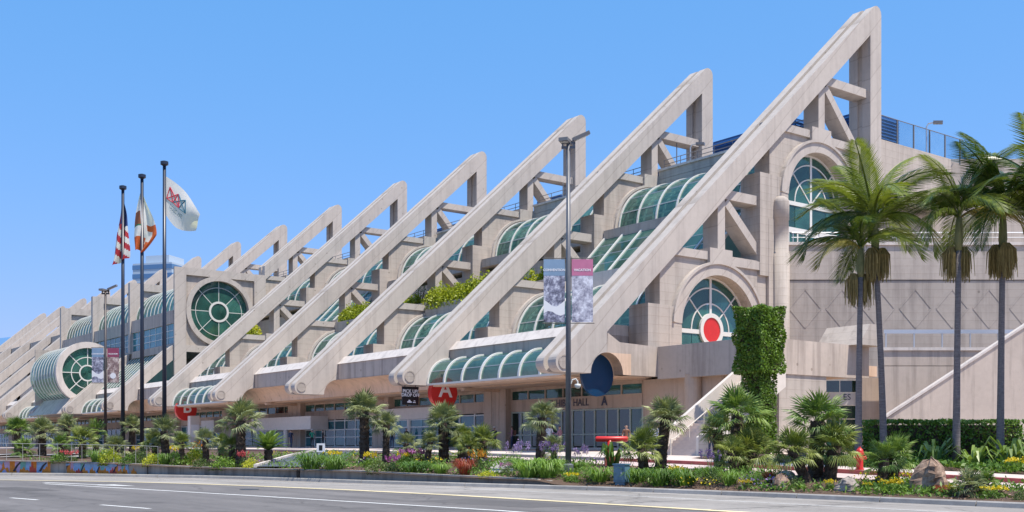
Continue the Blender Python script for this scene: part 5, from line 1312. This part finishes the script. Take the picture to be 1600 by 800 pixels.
# stair to the balcony -------------------------------------------------------
sx0, sx1, sy0 = -44.6, -41.7, 44.4; zs0 = zg(-43,44.4); NS = 26; rise = 4.4/NS; run = 7.2/NS
o = thing('stair','straight concrete stair rising to the balcony left of the ivy column','stair',(-43.2,44.4,zs0)); oo = Vector(o.location)
def rl(mb): mb.v = [(x-oo.x,y-oo.y,z-oo.z) for x,y,z in mb.v]; return mb
me = MB().box(-(sx1-sx0)/2,(sx1-sx0)/2,0,run+0.02,-0.35,rise).mesh('step', M['plaza'])
for k in range(NS): put('step', me, o, ((sx0+sx1)/2-oo.x, run*k, rise*k))
for xx, w, nm in ((sx0-0.28,0.26,'balustrade'),(sx1+0.02,0.26,'balustrade')):
    prof = [(sy0-0.1,zs0-0.3),(sy0+7.2,zs0+4.0),(sy0+7.2,zs0+5.5),(sy0+0.9,zs0+1.55),(sy0-0.1,zs0+1.0)]
    rl(MB().prism(prof, xx, xx+w)).build(nm, M['cream'], o)
rl(MB().box(sx1+0.3,sx1+1.9,sy0-0.2,sy0+1.6,zs0-0.2,zs0+1.15)).build('end_block', M['wall'], o)
rl(MB().tube([(-43.6,sy0-0.1,zs0),(-43.6,sy0-0.1,zs0+0.9),(-43.6,sy0+0.2,zs0+0.95),(-43.6,sy0+7.0,zs0+5.1)],0.035,8)).build('handrail', M['handrail'], o)
for k in range(1,6): rl(MB().tube([(-43.6,sy0+0.2+1.2*k,zs0+0.73*k),(-43.6,sy0+0.2+1.2*k,zs0+0.95+0.73*k)],0.022,6)).build('baluster', M['handrail'], o)
# poles, flags, lamps ----------------------------------------------------------
def lettering(txt, size, mat, parent, loc, rot, nm='lettering', bold=0.0, sx=1.0):
    return put(nm, text_mesh(txt, size, mat, 0.006, bold), parent, loc, rot, (sx,1,1))
RV = Vector((0.6046,0.7965,0)); FV = Vector((-0.7965,0.6046,0))
def flagpole(lab, x, y, ztop, r):
    z = zg(x,y); o = thing('flagpole', lab, 'flagpole', (x,y,z), 0, 'flagpoles in the bed')
    MB().tube([(0,0,0),(0,0,ztop-z-0.3)],[r,r*0.72],12).build('shaft', M['navy_pole'], o, True)
    MB().tube([(0,0,ztop-z-0.3),(0,0,ztop-z-0.22),(0,0,ztop-z-0.05),(0,0,ztop-z)],[r*0.7,r*1.7,r*1.7,r*0.6],12).build('truck', M['navy_pole'], o)
    MB().tube([(0,0,-0.1),(0,0,0.25)],r*1.8,12).build('base_collar', M['navy_pole'], o); return o
flagpole('dark flagpole flying the striped flag', -68.61, 21.8, 17.8, 0.13)
flagpole('dark flagpole flying the white and orange flag', -65.04, 21.79, 17.8, 0.13)
flagpole('tallest-looking dark flagpole flying the white flag with a triangle emblem', -61.29, 21.8, 17.8, 0.13)
def flag_surf(name, label, base, hoist, fn, mats, index, nu=26, nv=20):
    """cloth sheet: fn(u,v) -> (along picture right, away, up) in metres from the hoist top"""
    m = MB(); vs = []
    for i in range(nu+1):
        for j in range(nv+1):
            a, d, h = fn(i/nu, j/nv); p = RV*a+FV*d; vs.append((p.x,p.y,h))
    for i in range(nu):
        for j in range(nv): m.add([], []); m.f.append([i*(nv+1)+j,(i+1)*(nv+1)+j,(i+1)*(nv+1)+j+1,i*(nv+1)+j+1]); m.m.append(index((i+.5)/nu,(j+.5)/nv))
    m.v = vs; o = m.build(name, [M[k] for k in mats], None, True); o.location = base; tag(o, label, 'flag', 'flags on the poles'); return o
M['f_red'] = leaf_mat('flag_red', (0.42,0.03,0.05), (0.5,0.05,0.06), 0.3, 0.8); M['f_white'] = leaf_mat('flag_white', (0.72,0.70,0.71), (0.8,0.79,0.79), 0.35, 0.8); M['f_blue'] = leaf_mat('flag_blue', (0.02,0.035,0.13), (0.03,0.05,0.17), 0.2, 0.8)
M['f_orange'] = leaf_mat('flag_orange', (0.55,0.10,0.03), (0.62,0.14,0.04), 0.3, 0.8); M['f_brown'] = leaf_mat('flag_brown', (0.20,0.07,0.035), (0.28,0.10,0.05), 0.2, 0.8); M['f_green'] = leaf_mat('flag_green', (0.03,0.16,0.08), (0.05,0.2,0.1), 0.2, 0.8)
# limp striped flag: fly end hangs down in folds
def fn_us(u, v):                       # u runs down the hanging cloth, v across its folds
    lf = -0.10-0.62*u**1.1; rt = 0.10+0.28*math.sin(min(1,u*1.25)*math.pi*0.62)
    return (lf+(rt-lf)*v+0.04*math.sin(9*u), 0.16*math.sin(v*11+u*3)*(0.4+u), -3.6*u-0.35*u*(1-v)+0.25*u*v)
def ix_us(u, v):
    if u < 0.34: return 2 if v > 0.12 or u < 0.18 else 0
    if u < 0.42 and v > 0.55: return 2
    return int((v*0.9+(1-u)*2.6)*3.4) % 2
flag_surf('striped_flag','limp red and white striped flag with a blue canton on the leftmost pole',(-68.61,21.8,17.8-1.1),2,fn_us,['f_red','f_white','f_blue'],ix_us,40,26)
def fn_ca(u, v):
    lf = -0.08-0.40*math.sin(min(1,u*1.7)*math.pi*0.5)+0.28*max(0,u-0.75)*4*0.5; rt = 0.06+0.85*max(0,math.sin(u*math.pi*0.72))**1.6-0.75*max(0,u-0.72)*2.6
    return (lf+(rt-lf)*v, 0.15*math.sin(v*9+u*4)*(0.4+u), -3.55*u+0.10*math.sin(v*6))
def ix_ca(u, v):
    if u > 0.88: return 1
    if 0.36 < u < 0.57 and v < 0.34: return 2
    if 0.57 <= u < 0.61 and v < 0.34: return 3
    if u > 0.56 and v > 0.55 and (u < 0.66 or v > 0.82 or u > 0.82): return 1
    if u > 0.78 and v < 0.5: return 1
    return 0
flag_surf('bear_flag','limp white and orange flag with a brown patch on the middle pole',(-65.04,21.79,17.8-1.05),2,fn_ca,['f_white','f_orange','f_brown','f_green'],ix_ca,40,26)
def fn_w(u, v):
    a = u*(2.0-0.35*v)+0.12*math.sin(math.pi*u)*(1-v)-0.10*v*math.sin(math.pi*u); d = 0.22*math.sin(u*6+v*2)*u-0.1*math.sin(v*5)*u
    return (a+0.04, d, -(1-u)*2.15*v-u*(2.2+0.85*v)+0.22*math.sin(math.pi*u)*(1-v)-0.40*math.sin(math.pi*u)*v)
fl = flag_surf('white_flag','white flag with a red and teal triangle emblem blowing from the right-hand pole',(-61.29,21.8,17.8-0.85),2,fn_w,['f_white'],lambda u,v: 0)
fl_c = flag_surf.__defaults__
def on_flag(u, v, lift=0.02):
    a, d, h = fn_w(u,v); p = RV*a+FV*(d-lift); return (p.x,p.y,h)
M['emb_red'] = plain('emblem_red', (0.50,0.03,0.06), 0.7); M['emb_teal'] = plain('emblem_teal', (0.02,0.13,0.20), 0.7)
def fl_line(p, q, mat):
    n = 6; m = MB(); pts = [on_flag(p[0]+(q[0]-p[0])*k/n, p[1]+(q[1]-p[1])*k/n) for k in range(n+1)]; m.tube(pts,0.028,5); m.build('emblem_line', M[mat], fl)
V_ = {'a':(0.13,0.20),'b':(0.05,0.55),'c':(0.24,0.50),'d':(0.36,0.20),'e':(0.44,0.50),'f':(0.58,0.18),'g':(0.66,0.50)}
for p, q, c in (('a','b','emb_red'),('a','c','emb_red'),('b','c','emb_red'),('b','d','emb_red'),('c','d','emb_red'),('d','e','emb_red'),('c','e','emb_red'),('a','e','emb_red'),('d','g','emb_teal'),('e','f','emb_teal'),('f','g','emb_teal'),('e','g','emb_teal'),('c','f','emb_teal')): fl_line(V_[p], V_[q], c)
tm = text_mesh('SAN DIEGO', 0.2, M['emb_teal'], 0.0)
for vtx in tm.vertices:
    u = 0.36-vtx.co.x*0.40; vtx.co = on_flag(min(1,max(0,u)), 0.66-vtx.co.y*0.9*0.9, 0.03)
put('lettering', tm, fl)
# street lamps with twin heads and two banners
M['ban_blue'] = plain('banner_blue_grey', (0.20,0.30,0.42), 0.7, var=0.1); M['ban_pink'] = plain('banner_rose', (0.50,0.16,0.27), 0.7, var=0.08); M['ban_maroon'] = plain('banner_maroon', (0.26,0.05,0.10), 0.7, var=0.1)
def photo_mat(name, c0, c1, c2, sc):
    m, nt, b = new_mat(name); tc = N(nt,'ShaderNodeTexCoord'); v = N(nt,'ShaderNodeTexVoronoi'); v.inputs['Scale'].default_value = sc; nt.links.new(tc.outputs['Object'], v.inputs[0])
    n = noise(nt, tc.outputs['Object'], sc*0.6, 6, 0.75)
    c = ramp(nt, n, [(0.36,c0),(0.5,c1),(0.60,c2)]); nt.links.new(mul(nt, c, ramp(nt, v.outputs[0], [(0.1,(0.6,0.6,0.65)),(0.5,(1,1,1))]), 0.8), b.inputs['Base Color']); b.inputs['Roughness'].default_value = 0.7; return m
M['ph_a'] = photo_mat('banner_photo_crowd', (0.03,0.035,0.05), (0.22,0.22,0.30), (0.62,0.63,0.70), 4.5); M['ph_b'] = photo_mat('banner_photo_harbour', (0.12,0.12,0.18), (0.46,0.45,0.52), (0.72,0.72,0.78), 4.0); M['ph_c'] = photo_mat('banner_photo_town', (0.08,0.05,0.06), (0.30,0.20,0.18), (0.6,0.5,0.45), 4.5)
def banner(o, nm, a0, a1, z0, z1, head, photo, txt):
    """cloth banner in the plane of the arms, local x = along the arms"""
    b = MB().box(a0,a1,-0.012,0.012,z0,z1).build(nm, M[photo], o)
    hh = (z1-z0)*0.26; MB().box(a0-0.002,a1+0.002,-0.016,0.016,z1-hh,z1+0.002).build('header_band', M[head], b)
    lettering(txt, 0.135, M['paper'], b, ((a0+a1)/2,-0.018,z1-hh*0.66), (RAD(90),0,0), 'lettering', 0.004)
    lettering('your next' if 'CON' in txt else 'plan your', 0.085, M['paper'], b, ((a0+a1)/2,-0.018,z1-hh*0.35), (RAD(90),0,0)) if False else None
    if photo == 'ph_a': MB().add([(a0+(a1-a0)*t,-0.015,z0+0.36+0.10*math.sin(6*t)) for t in (0,.2,.4,.6,.8,1)]+[(a0+(a1-a0)*t,-0.015,z0+0.78+0.16*math.sin(5*t+2)) for t in (1,.8,.6,.4,.2,0)],[tuple(range(12))]).build('white_wave', M['paper'], b)
    if head == 'ban_maroon' or photo == 'ph_far': MB().tube([((a0+a1)/2,-0.016,z0+0.5),((a0+a1)/2,-0.020,z0+0.5)],0.22,20).build('white_medallion', M['paper'], b)
def street_lamp(lab, x, y, ztop, mat, rz, r, zb0, zb1, ht):
    z = zg(x,y); o = thing('street_lamp', lab, 'street lamp', (x,y,z), rz, 'twin-headed street lamps'); H = ztop-z
    MB().tube([(0,0,0),(0,0,H-0.1)],[r,r*0.62],14).build('pole', M[mat], o, True)
    MB().tube([(0,0,0),(0,0,0.3),(0,0,0.36)],[r*1.7,r*1.7,r*1.1],14).build('pole_base', M[mat], o)
    MB().box(-0.28,0.28,-0.05,0.05,H-0.32,H-0.22).box(-0.28,0.28,-0.04,0.04,H-0.12,H-0.04).box(-0.26,-0.20,-0.04,0.04,H-0.22,H-0.10).box(0.20,0.26,-0.04,0.04,H-0.22,H-0.10).build('bracket', M[mat], o)
    for sg in (-1, 1):
        h = put('lamp_head', MB().box(-0.36,0.36,-0.19,0.19,-0.07,0.07).mesh('lamp_head', M['lampgrey']), o, (0.52*ht[sg][0], 0, H+ht[sg][1]), (ht[sg][2], ht[sg][3], ht[sg][4]))
        put('lens', MB().box(-0.26,0.30,-0.14,0.14,-0.085,-0.07).mesh('lens', M['lens']), h)
    for zz in (zb0-z-0.04, zb1-z+0.04):
        MB().tube([(-1.06,0,zz),(1.06,0,zz)],0.02,6).build('banner_arm', M['dark'], o)
    banner(o,'banner',-1.0,-0.14,zb0-z,zb1-z,'ban_blue','ph_a','CONVENTION'); banner(o,'banner',0.14,1.0,zb0-z,zb1-z,'ban_pink' if x > -50 else 'ban_maroon','ph_b' if x > -50 else 'ph_c','VACATION')
    return o
HT = {1:(1.0,0.20,0.15,RAD(-24),0),-1:(-0.2,-0.02,0.0,0.05,1.2)}
lp = street_lamp('tall grey street lamp with two banners near the hall doors', -33.98, 28.66, 14.0, 'pole', RAD(52.8), 0.125, 6.65, 9.2, HT)
street_lamp('distant bronze street lamp with two banners left of the flagpoles', -82.7, 25.0, 13.2, 'brown_pole', RAD(52.8), 0.12, 6.35, 8.9, HT)
m = MB(); zc = 1.6+96*44.4/1710-lp.location.z; m.tube([(0.1,0,zc+0.05),(0.16,0,zc+0.22),(0.30,0,zc+0.26),(0.38,0,zc+0.15),(0.38,0,zc+0.02)],0.03,8); m.build('camera_arm', M['white'], lp)
m = MB(); n = 14
zs = [(0.06,0.05),(0.05,0.12),(-0.02,0.13),(-0.08,0.11),(-0.13,0.05),(-0.14,0.005)]
m.add([(0.38+r*math.cos(6.2832*k/n), r*math.sin(6.2832*k/n), zc+z) for z, r in zs for k in range(n)], [(j*n+(k+1)%n,j*n+k,(j+1)*n+k,(j+1)*n+(k+1)%n) for j in range(len(zs)-1) for k in range(n)]); m.build('dome_camera', M['white'], lp, True)
# rooftop lamps
for x, y, zb, lab in ((-60.0,71.5,26.3,'small roof lamp on a curved post behind the first fin'),(-52.6,84.0,26.4,'small lamp on a curved post at the glass roof rail'),(-69.0,72.6,26.3,'small roof lamp behind the peak of the second fin')):
    o = thing('roof_lamp', lab, 'lamp', (x,y,zb)); MB().tube([(0,0,0),(0,0,2.3),(0.1,0.1,2.55),(0.5,0.3,2.6)],0.06,8).build('post', M['railing'], o); MB().obox((0.45,0.27,2.6),(1.1,0.66,2.52),0.45,0.22).build('lamp_head', M['lampgrey'], o)
# signs ---------------------------------------------------------------------------
RX = (RAD(90),0,RAD(90))                                               # text in the y-z plane, read from +x
def disc_sign(nm, lab, x, cy, cz, r, th, mat, letter):
    o = thing(nm, lab, 'sign', (x,cy,cz)); MB().disc_x(-th,0,0,0,r,48).build('disc', M[mat], o)
    if letter: lettering(letter, r*1.45, M['paper'], o, (0.012,0.1,0.22), RX, 'letter', 0.035)
    else: MB().ring_x(-th-0.01,0.02,0,0,r-0.05,r+0.01,0,360,48).build('rim', M['blue'], o)
    MB().box(-th*0.8,-th*0.4,-0.1,0.1,r*0.9,r*0.9+0.35).build('hanger', M['dark'], o); return o
disc_sign('disc_sign','red disc sign with a white letter A under the glass canopy', -69.3, 46.15, 5.70, 1.20, 0.45, 'red', 'A')
disc_sign('disc_sign','red disc sign with a white letter B under the far glass canopy', -122.6, 46.15, 5.85, 1.25, 0.45, 'red', 'B')
disc_sign('disc_sign','large dark blue disc in the round cut of the nearest fin', -52.95, 47.12, 6.22, 1.36, 0.14, 'blue', None)
o = thing('hanging_sign','black pick-up and drop-off sign hanging below the second fin','sign',(-70.6,43.95,5.45)); MB().box(-0.08,0,-0.73,0.73,-0.70,0.70).build('panel', M['black'], o)
lettering('PICK UP/', 0.36, M['paper'], o, (0.012,0,0.34), RX, 'lettering', 0.008); lettering('DROP OFF', 0.34, M['paper'], o, (0.012,0,0.05), RX, 'lettering', 0.008); lettering('PASSENGER', 0.14, M['paper'], o, (0.012,0,-0.19), RX) if False else None
MB().box(0,0.012,-0.3,0.1,-0.52,-0.42).prism([(-0.22,-0.42),(0.02,-0.42),(-0.04,-0.30),(-0.16,-0.30)],0,0.012).box(0,0.012,0.2,0.45,-0.52,-0.46).box(0,0.012,0.28,0.42,-0.40,-0.34).build('car_symbol', M['paper'], o)
MB().box(-0.05,-0.03,-0.5,-0.44,0.7,0.95).build('hanger', M['dark'], o); MB().box(-0.05,-0.03,0.44,0.5,0.7,0.95).build('hanger', M['dark'], o)
o = thing('hall_lettering','dark EXHIBIT HALL A lettering above the glass doors','lettering',(-60.9,52.38,4.83)); lettering('EXHIBIT HALL', 0.78, M['ink'], o, (-1.2,-0.03,0), (RAD(90),0,0), 'lettering', 0.0, 0.95); lettering('A', 0.86, M['ink'], o, (2.8,-0.03,0), (RAD(90),0,0), 'letter', 0.03)
o = thing('info_kiosk','white information post under the letter B disc','kiosk',(-121.5,46.6,zg(-121.5,46.6))); MB().box(-0.4,0.4,-0.55,0.55,0,3.6).build('post_body', M['cream'], o); MB().box(0.4,0.42,-0.45,0.45,1.2,2.6).build('panel', M['paper'], o)
o = thing('small_sign','small white notice board on legs beside the ramp','sign',(-56.6,29.2,zg(-56.6,29.2)),RAD(52.8)); MB().box(-0.24,0.24,-0.02,0.02,0.35,0.85).build('board', M['paper'], o); MB().box(-0.1,0.1,-0.03,-0.022,0.45,0.75).build('print', M['black'], o)
for a in (-0.2,0.2): MB().box(a-0.03,a+0.03,-0.02,0.02,-0.1,0.35).build('leg', M['dark'], o)
# far towers
def tower(nm, lab, x, y, w, d, h, rz, cols):
    o = thing(nm, lab, 'building', (x,y,0), rz); MB().box(-w/2,w/2,-d/2,d/2,0,h).build('tower_body', M['rail_t'], o)
    for k in range(int(h/4)):
        MB().box(-w/2-0.15,w/2+0.15,-d/2-0.15,d/2+0.15,4*k+1.2,4*k+3.2).build('window_band', M['glass_t'], o)
    MB().box(-w*0.3,w*0.3,-d*0.3,d*0.3,h,h+4).build('plant_room', M['rail_t'], o)
M['rail_t'] = plain('tower_cladding', (0.42,0.50,0.58), 0.5); M['glass_t'] = plain('tower_glass', (0.10,0.20,0.36), 0.15)
tower('hotel_tower','pale blue glass tower far behind the building by the flags', -494,176,20,20,84,RAD(37),4)
m = MB(); n = 20; zs = [(0,26),(22,26),(30,24),(36,19),(40,11),(41.5,3)]
m.add([(r*math.cos(6.2832*k/n), r*math.sin(6.2832*k/n), z) for z, r in zs for k in range(n)], [(j*n+k,j*n+(k+1)%n,(j+1)*n+(k+1)%n,(j+1)*n+k) for j in range(len(zs)-1) for k in range(n)]+[tuple(range((len(zs)-1)*n,len(zs)*n))])
o = m.build('domed_tower', M['glass_t'], None, True); o.location = (-428,98,0); tag(o,'dark blue domed building far behind the left end','building')

# people: one continuous skin-grown body each -----------------------------------
SK = plain('skin_tone', (0.42,0.25,0.18), 0.6); SKD = plain('skin_tone_dark', (0.16,0.085,0.055), 0.6); HAIR = plain('dark_hair', (0.03,0.02,0.015), 0.7); HAIRG = plain('grey_hair', (0.5,0.48,0.45), 0.7)
SHOE = plain('dark_shoes', (0.02,0.02,0.02), 0.6)
CL = {k: plain('cloth_'+k, c, 0.85, var=0.1, vscale=8) for k, c in {'navy':(0.02,0.03,0.07),'green':(0.02,0.26,0.15),'black':(0.015,0.015,0.018),'white':(0.72,0.71,0.70),'denim':(0.035,0.05,0.10),'grey':(0.30,0.30,0.31),'blue':(0.08,0.14,0.30),'mauve':(0.30,0.16,0.20),'khaki':(0.28,0.22,0.15),'brown':(0.16,0.07,0.04)}.items()}
def person(lab, x, y, rz, h, shirt, trousers, step=0.12, armL=(0.10,0.0), armR=(0.10,0.0), hair=HAIR, skin=SK, bag=None, cap=None):
    """step = half stride; arm = (forward reach of the hand, elbow bend height)"""
    s = h/1.75; V = []; E_ = []; Rd = []
    def vert(px, py, pz, r): V.append((px*s,py*s,pz*s)); Rd.append(r*s); return len(V)-1
    def edge(*i):
        for a, b in zip(i[:-1], i[1:]): E_.append((a,b))
    pel = vert(0,0,0.95,0.145); wa = vert(0,0,1.10,0.125); ch = vert(0,-0.01,1.32,0.15); sh = vert(0,-0.01,1.43,0.10); nk = vert(0,0.0,1.50,0.055)
    ja = vert(0,0.015,1.57,0.075); hd = vert(0,0.0,1.66,0.098); tp = vert(0,-0.01,1.73,0.07); edge(pel,wa,ch,sh,nk,ja,hd,tp)
    for sg, st, arm in ((-1,step,armL),(1,-step,armR)):
        hip = vert(sg*0.09,0,0.90,0.095); kn = vert(sg*0.10,st*0.55+0.02,0.50,0.066); an = vert(sg*0.10,st-0.03,0.09,0.045); toe = vert(sg*0.12,st+0.14,0.035,0.042); edge(pel,hip,kn,an,toe)
        so = vert(sg*0.185,-0.01,1.41,0.062); el = vert(sg*0.235,-0.03+arm[0]*0.3,1.13,0.044); wr = vert(sg*0.22,0.04+arm[0],0.90+arm[1],0.032); ha = vert(sg*0.215,0.07+arm[0]*1.15,0.82+arm[1]*1.1,0.036); edge(sh,so,el,wr,ha)
        for q in range(5):
            f = vert(sg*(0.215+0.012*(q-2)),0.075+arm[0]*1.2+0.008*(q-2),0.745+0.02*(q==0)+0.01*abs(q-2)+arm[1]*1.15,0.010); edge(ha,f)
    me = bpy.data.meshes.new('body'); me.from_pydata(V,E_,[]); t = bpy.data.objects.new('t',me); COL.objects.link(t)
    md = t.modifiers.new('s','SKIN'); sv = me.skin_vertices[0].data
    for i, r in enumerate(Rd): sv[i].radius = (r,r*(0.72 if i in (0,1,2) else 1)); sv[i].use_root = (i == 0)
    t.modifiers.new('d','SUBSURF').levels = 1; bpy.context.view_layer.update()
    bm_ = bpy.data.meshes.new_from_object(t.evaluated_get(bpy.context.evaluated_depsgraph_get())); bpy.data.objects.remove(t)
    for m_ in (SHOE, CL[trousers], CL[shirt], skin, hair): bm_.materials.append(m_)
    idx = []
    for p in bm_.polygons:
        c = p.center/s
        if c.z < 0.10 and abs(c.x) < 0.2: k = 0
        elif c.z < 0.98 and abs(c.x) < 0.19 and abs(c.y) < 0.45: k = 1
        elif abs(c.x) > 0.17 and c.z < 1.16: k = 3
        elif c.z < 1.47: k = 2
        elif c.z > 1.63 and (c.y < 0.05 or c.z > 1.71): k = 4
        else: k = 3
        idx.append(k)
    bm_.polygons.foreach_set('material_index', idx); bm_.polygons.foreach_set('use_smooth',[True]*len(idx))
    o = thing('person', lab, 'person', (x,y,zg(x,y)), rz); put('body', bm_, o)
    hm = MB()                                                     # small facial features
    hm.add([(-0.012*s,0.09*s,1.62*s),(0.012*s,0.09*s,1.62*s),(0,0.118*s,1.628*s),(0,0.095*s,1.665*s)],[(0,1,2),(1,3,2),(3,0,2)]); hm.build('nose', skin, o)
    for sg in (-1,1): MB().box(sg*0.033*s-0.010*s,sg*0.033*s+0.010*s,0.078*s,0.092*s,1.66*s,1.672*s).build('eye', SHOE, o); MB().box(sg*0.098*s-0.012*s,sg*0.098*s+0.012*s,-0.02*s,0.02*s,1.63*s,1.68*s).build('ear', skin, o)
    MB().box(-0.025*s,0.025*s,0.082*s,0.092*s,1.588*s,1.596*s).build('mouth', CL['mauve'], o)
    if bag: MB().box(-0.15*s,0.15*s,-0.30*s,-0.12*s,1.02*s,1.42*s).build('backpack', CL[bag], o)
    if cap: MB().tube([(0,0,1.68*s),(0,0,1.74*s),(0,0,1.775*s)],[0.108*s,0.10*s,0.04*s],12).obox((0,0.08*s,1.69*s),(0,0.18*s,1.68*s),0.15*s,0.012*s).build('cap', CL[cap], o)
    return o
TW = RAD(37)
person('person in navy clothes with a backpack walking near the pale booth', -98.3,47.5, TW, 1.76,'navy','denim',0.16,bag='navy')
person('person in a bright green shirt and white cap beside the pale booth', -97.0,49.1, TW+0.3, 1.78,'green','black',0.06,(0.2,0.25),(0.1,0.0),cap='white')
person('person in black beside the one in green', -96.3,49.9, TW-0.8, 1.74,'black','black',0.05,(0.3,0.3),(0.1,0.0))
person('person in dark blue with a white cap left of the hall doors', -67.6,49.6, -2.4, 1.72,'navy','denim',0.05,cap='white',bag='black')
person('person with a brown bag leaning by the left door frame', -66.4,50.4, 2.6, 1.78,'mauve','denim',0.08,(0.25,0.3),(0.1,0),bag='brown')
person('person in a white shirt behind the palm at the hall doors', -56.0,45.6, -2.0, 1.82,'white','black',0.10,(0.15,0.2),(0.3,0.35),skin=SKD)
person('person in mauve standing close to the one in white', -55.3,45.9, 1.9, 1.70,'mauve','khaki',0.06,(0.3,0.4),(0.1,0.1))
person('person in brown behind the palm right of the hall doors', -48.2,45.2, -2.2, 1.72,'brown','black',0.06)
person('person in blue behind the palm right of the hall doors', -47.0,46.6, -1.4, 1.80,'blue','navy',0.06,hair=HAIR)
person('grey-haired person in a grey shirt and dark trousers left of the stair', -43.6,43.0, -2.3, 1.82,'grey','navy',0.20,(0.22,0.15),(0.22,0.15),hair=HAIRG)
person('person in dark clothes left of the end block of the stair', -39.0,42.6, -1.9, 1.72,'black','navy',0.08)
person('person in black left before the teal glass screen', -84.4,50.6, 1.0, 1.75,'black','denim',0.12)
person('person in black right before the teal glass screen', -82.6,51.0, -1.6, 1.75,'black','black',0.08)
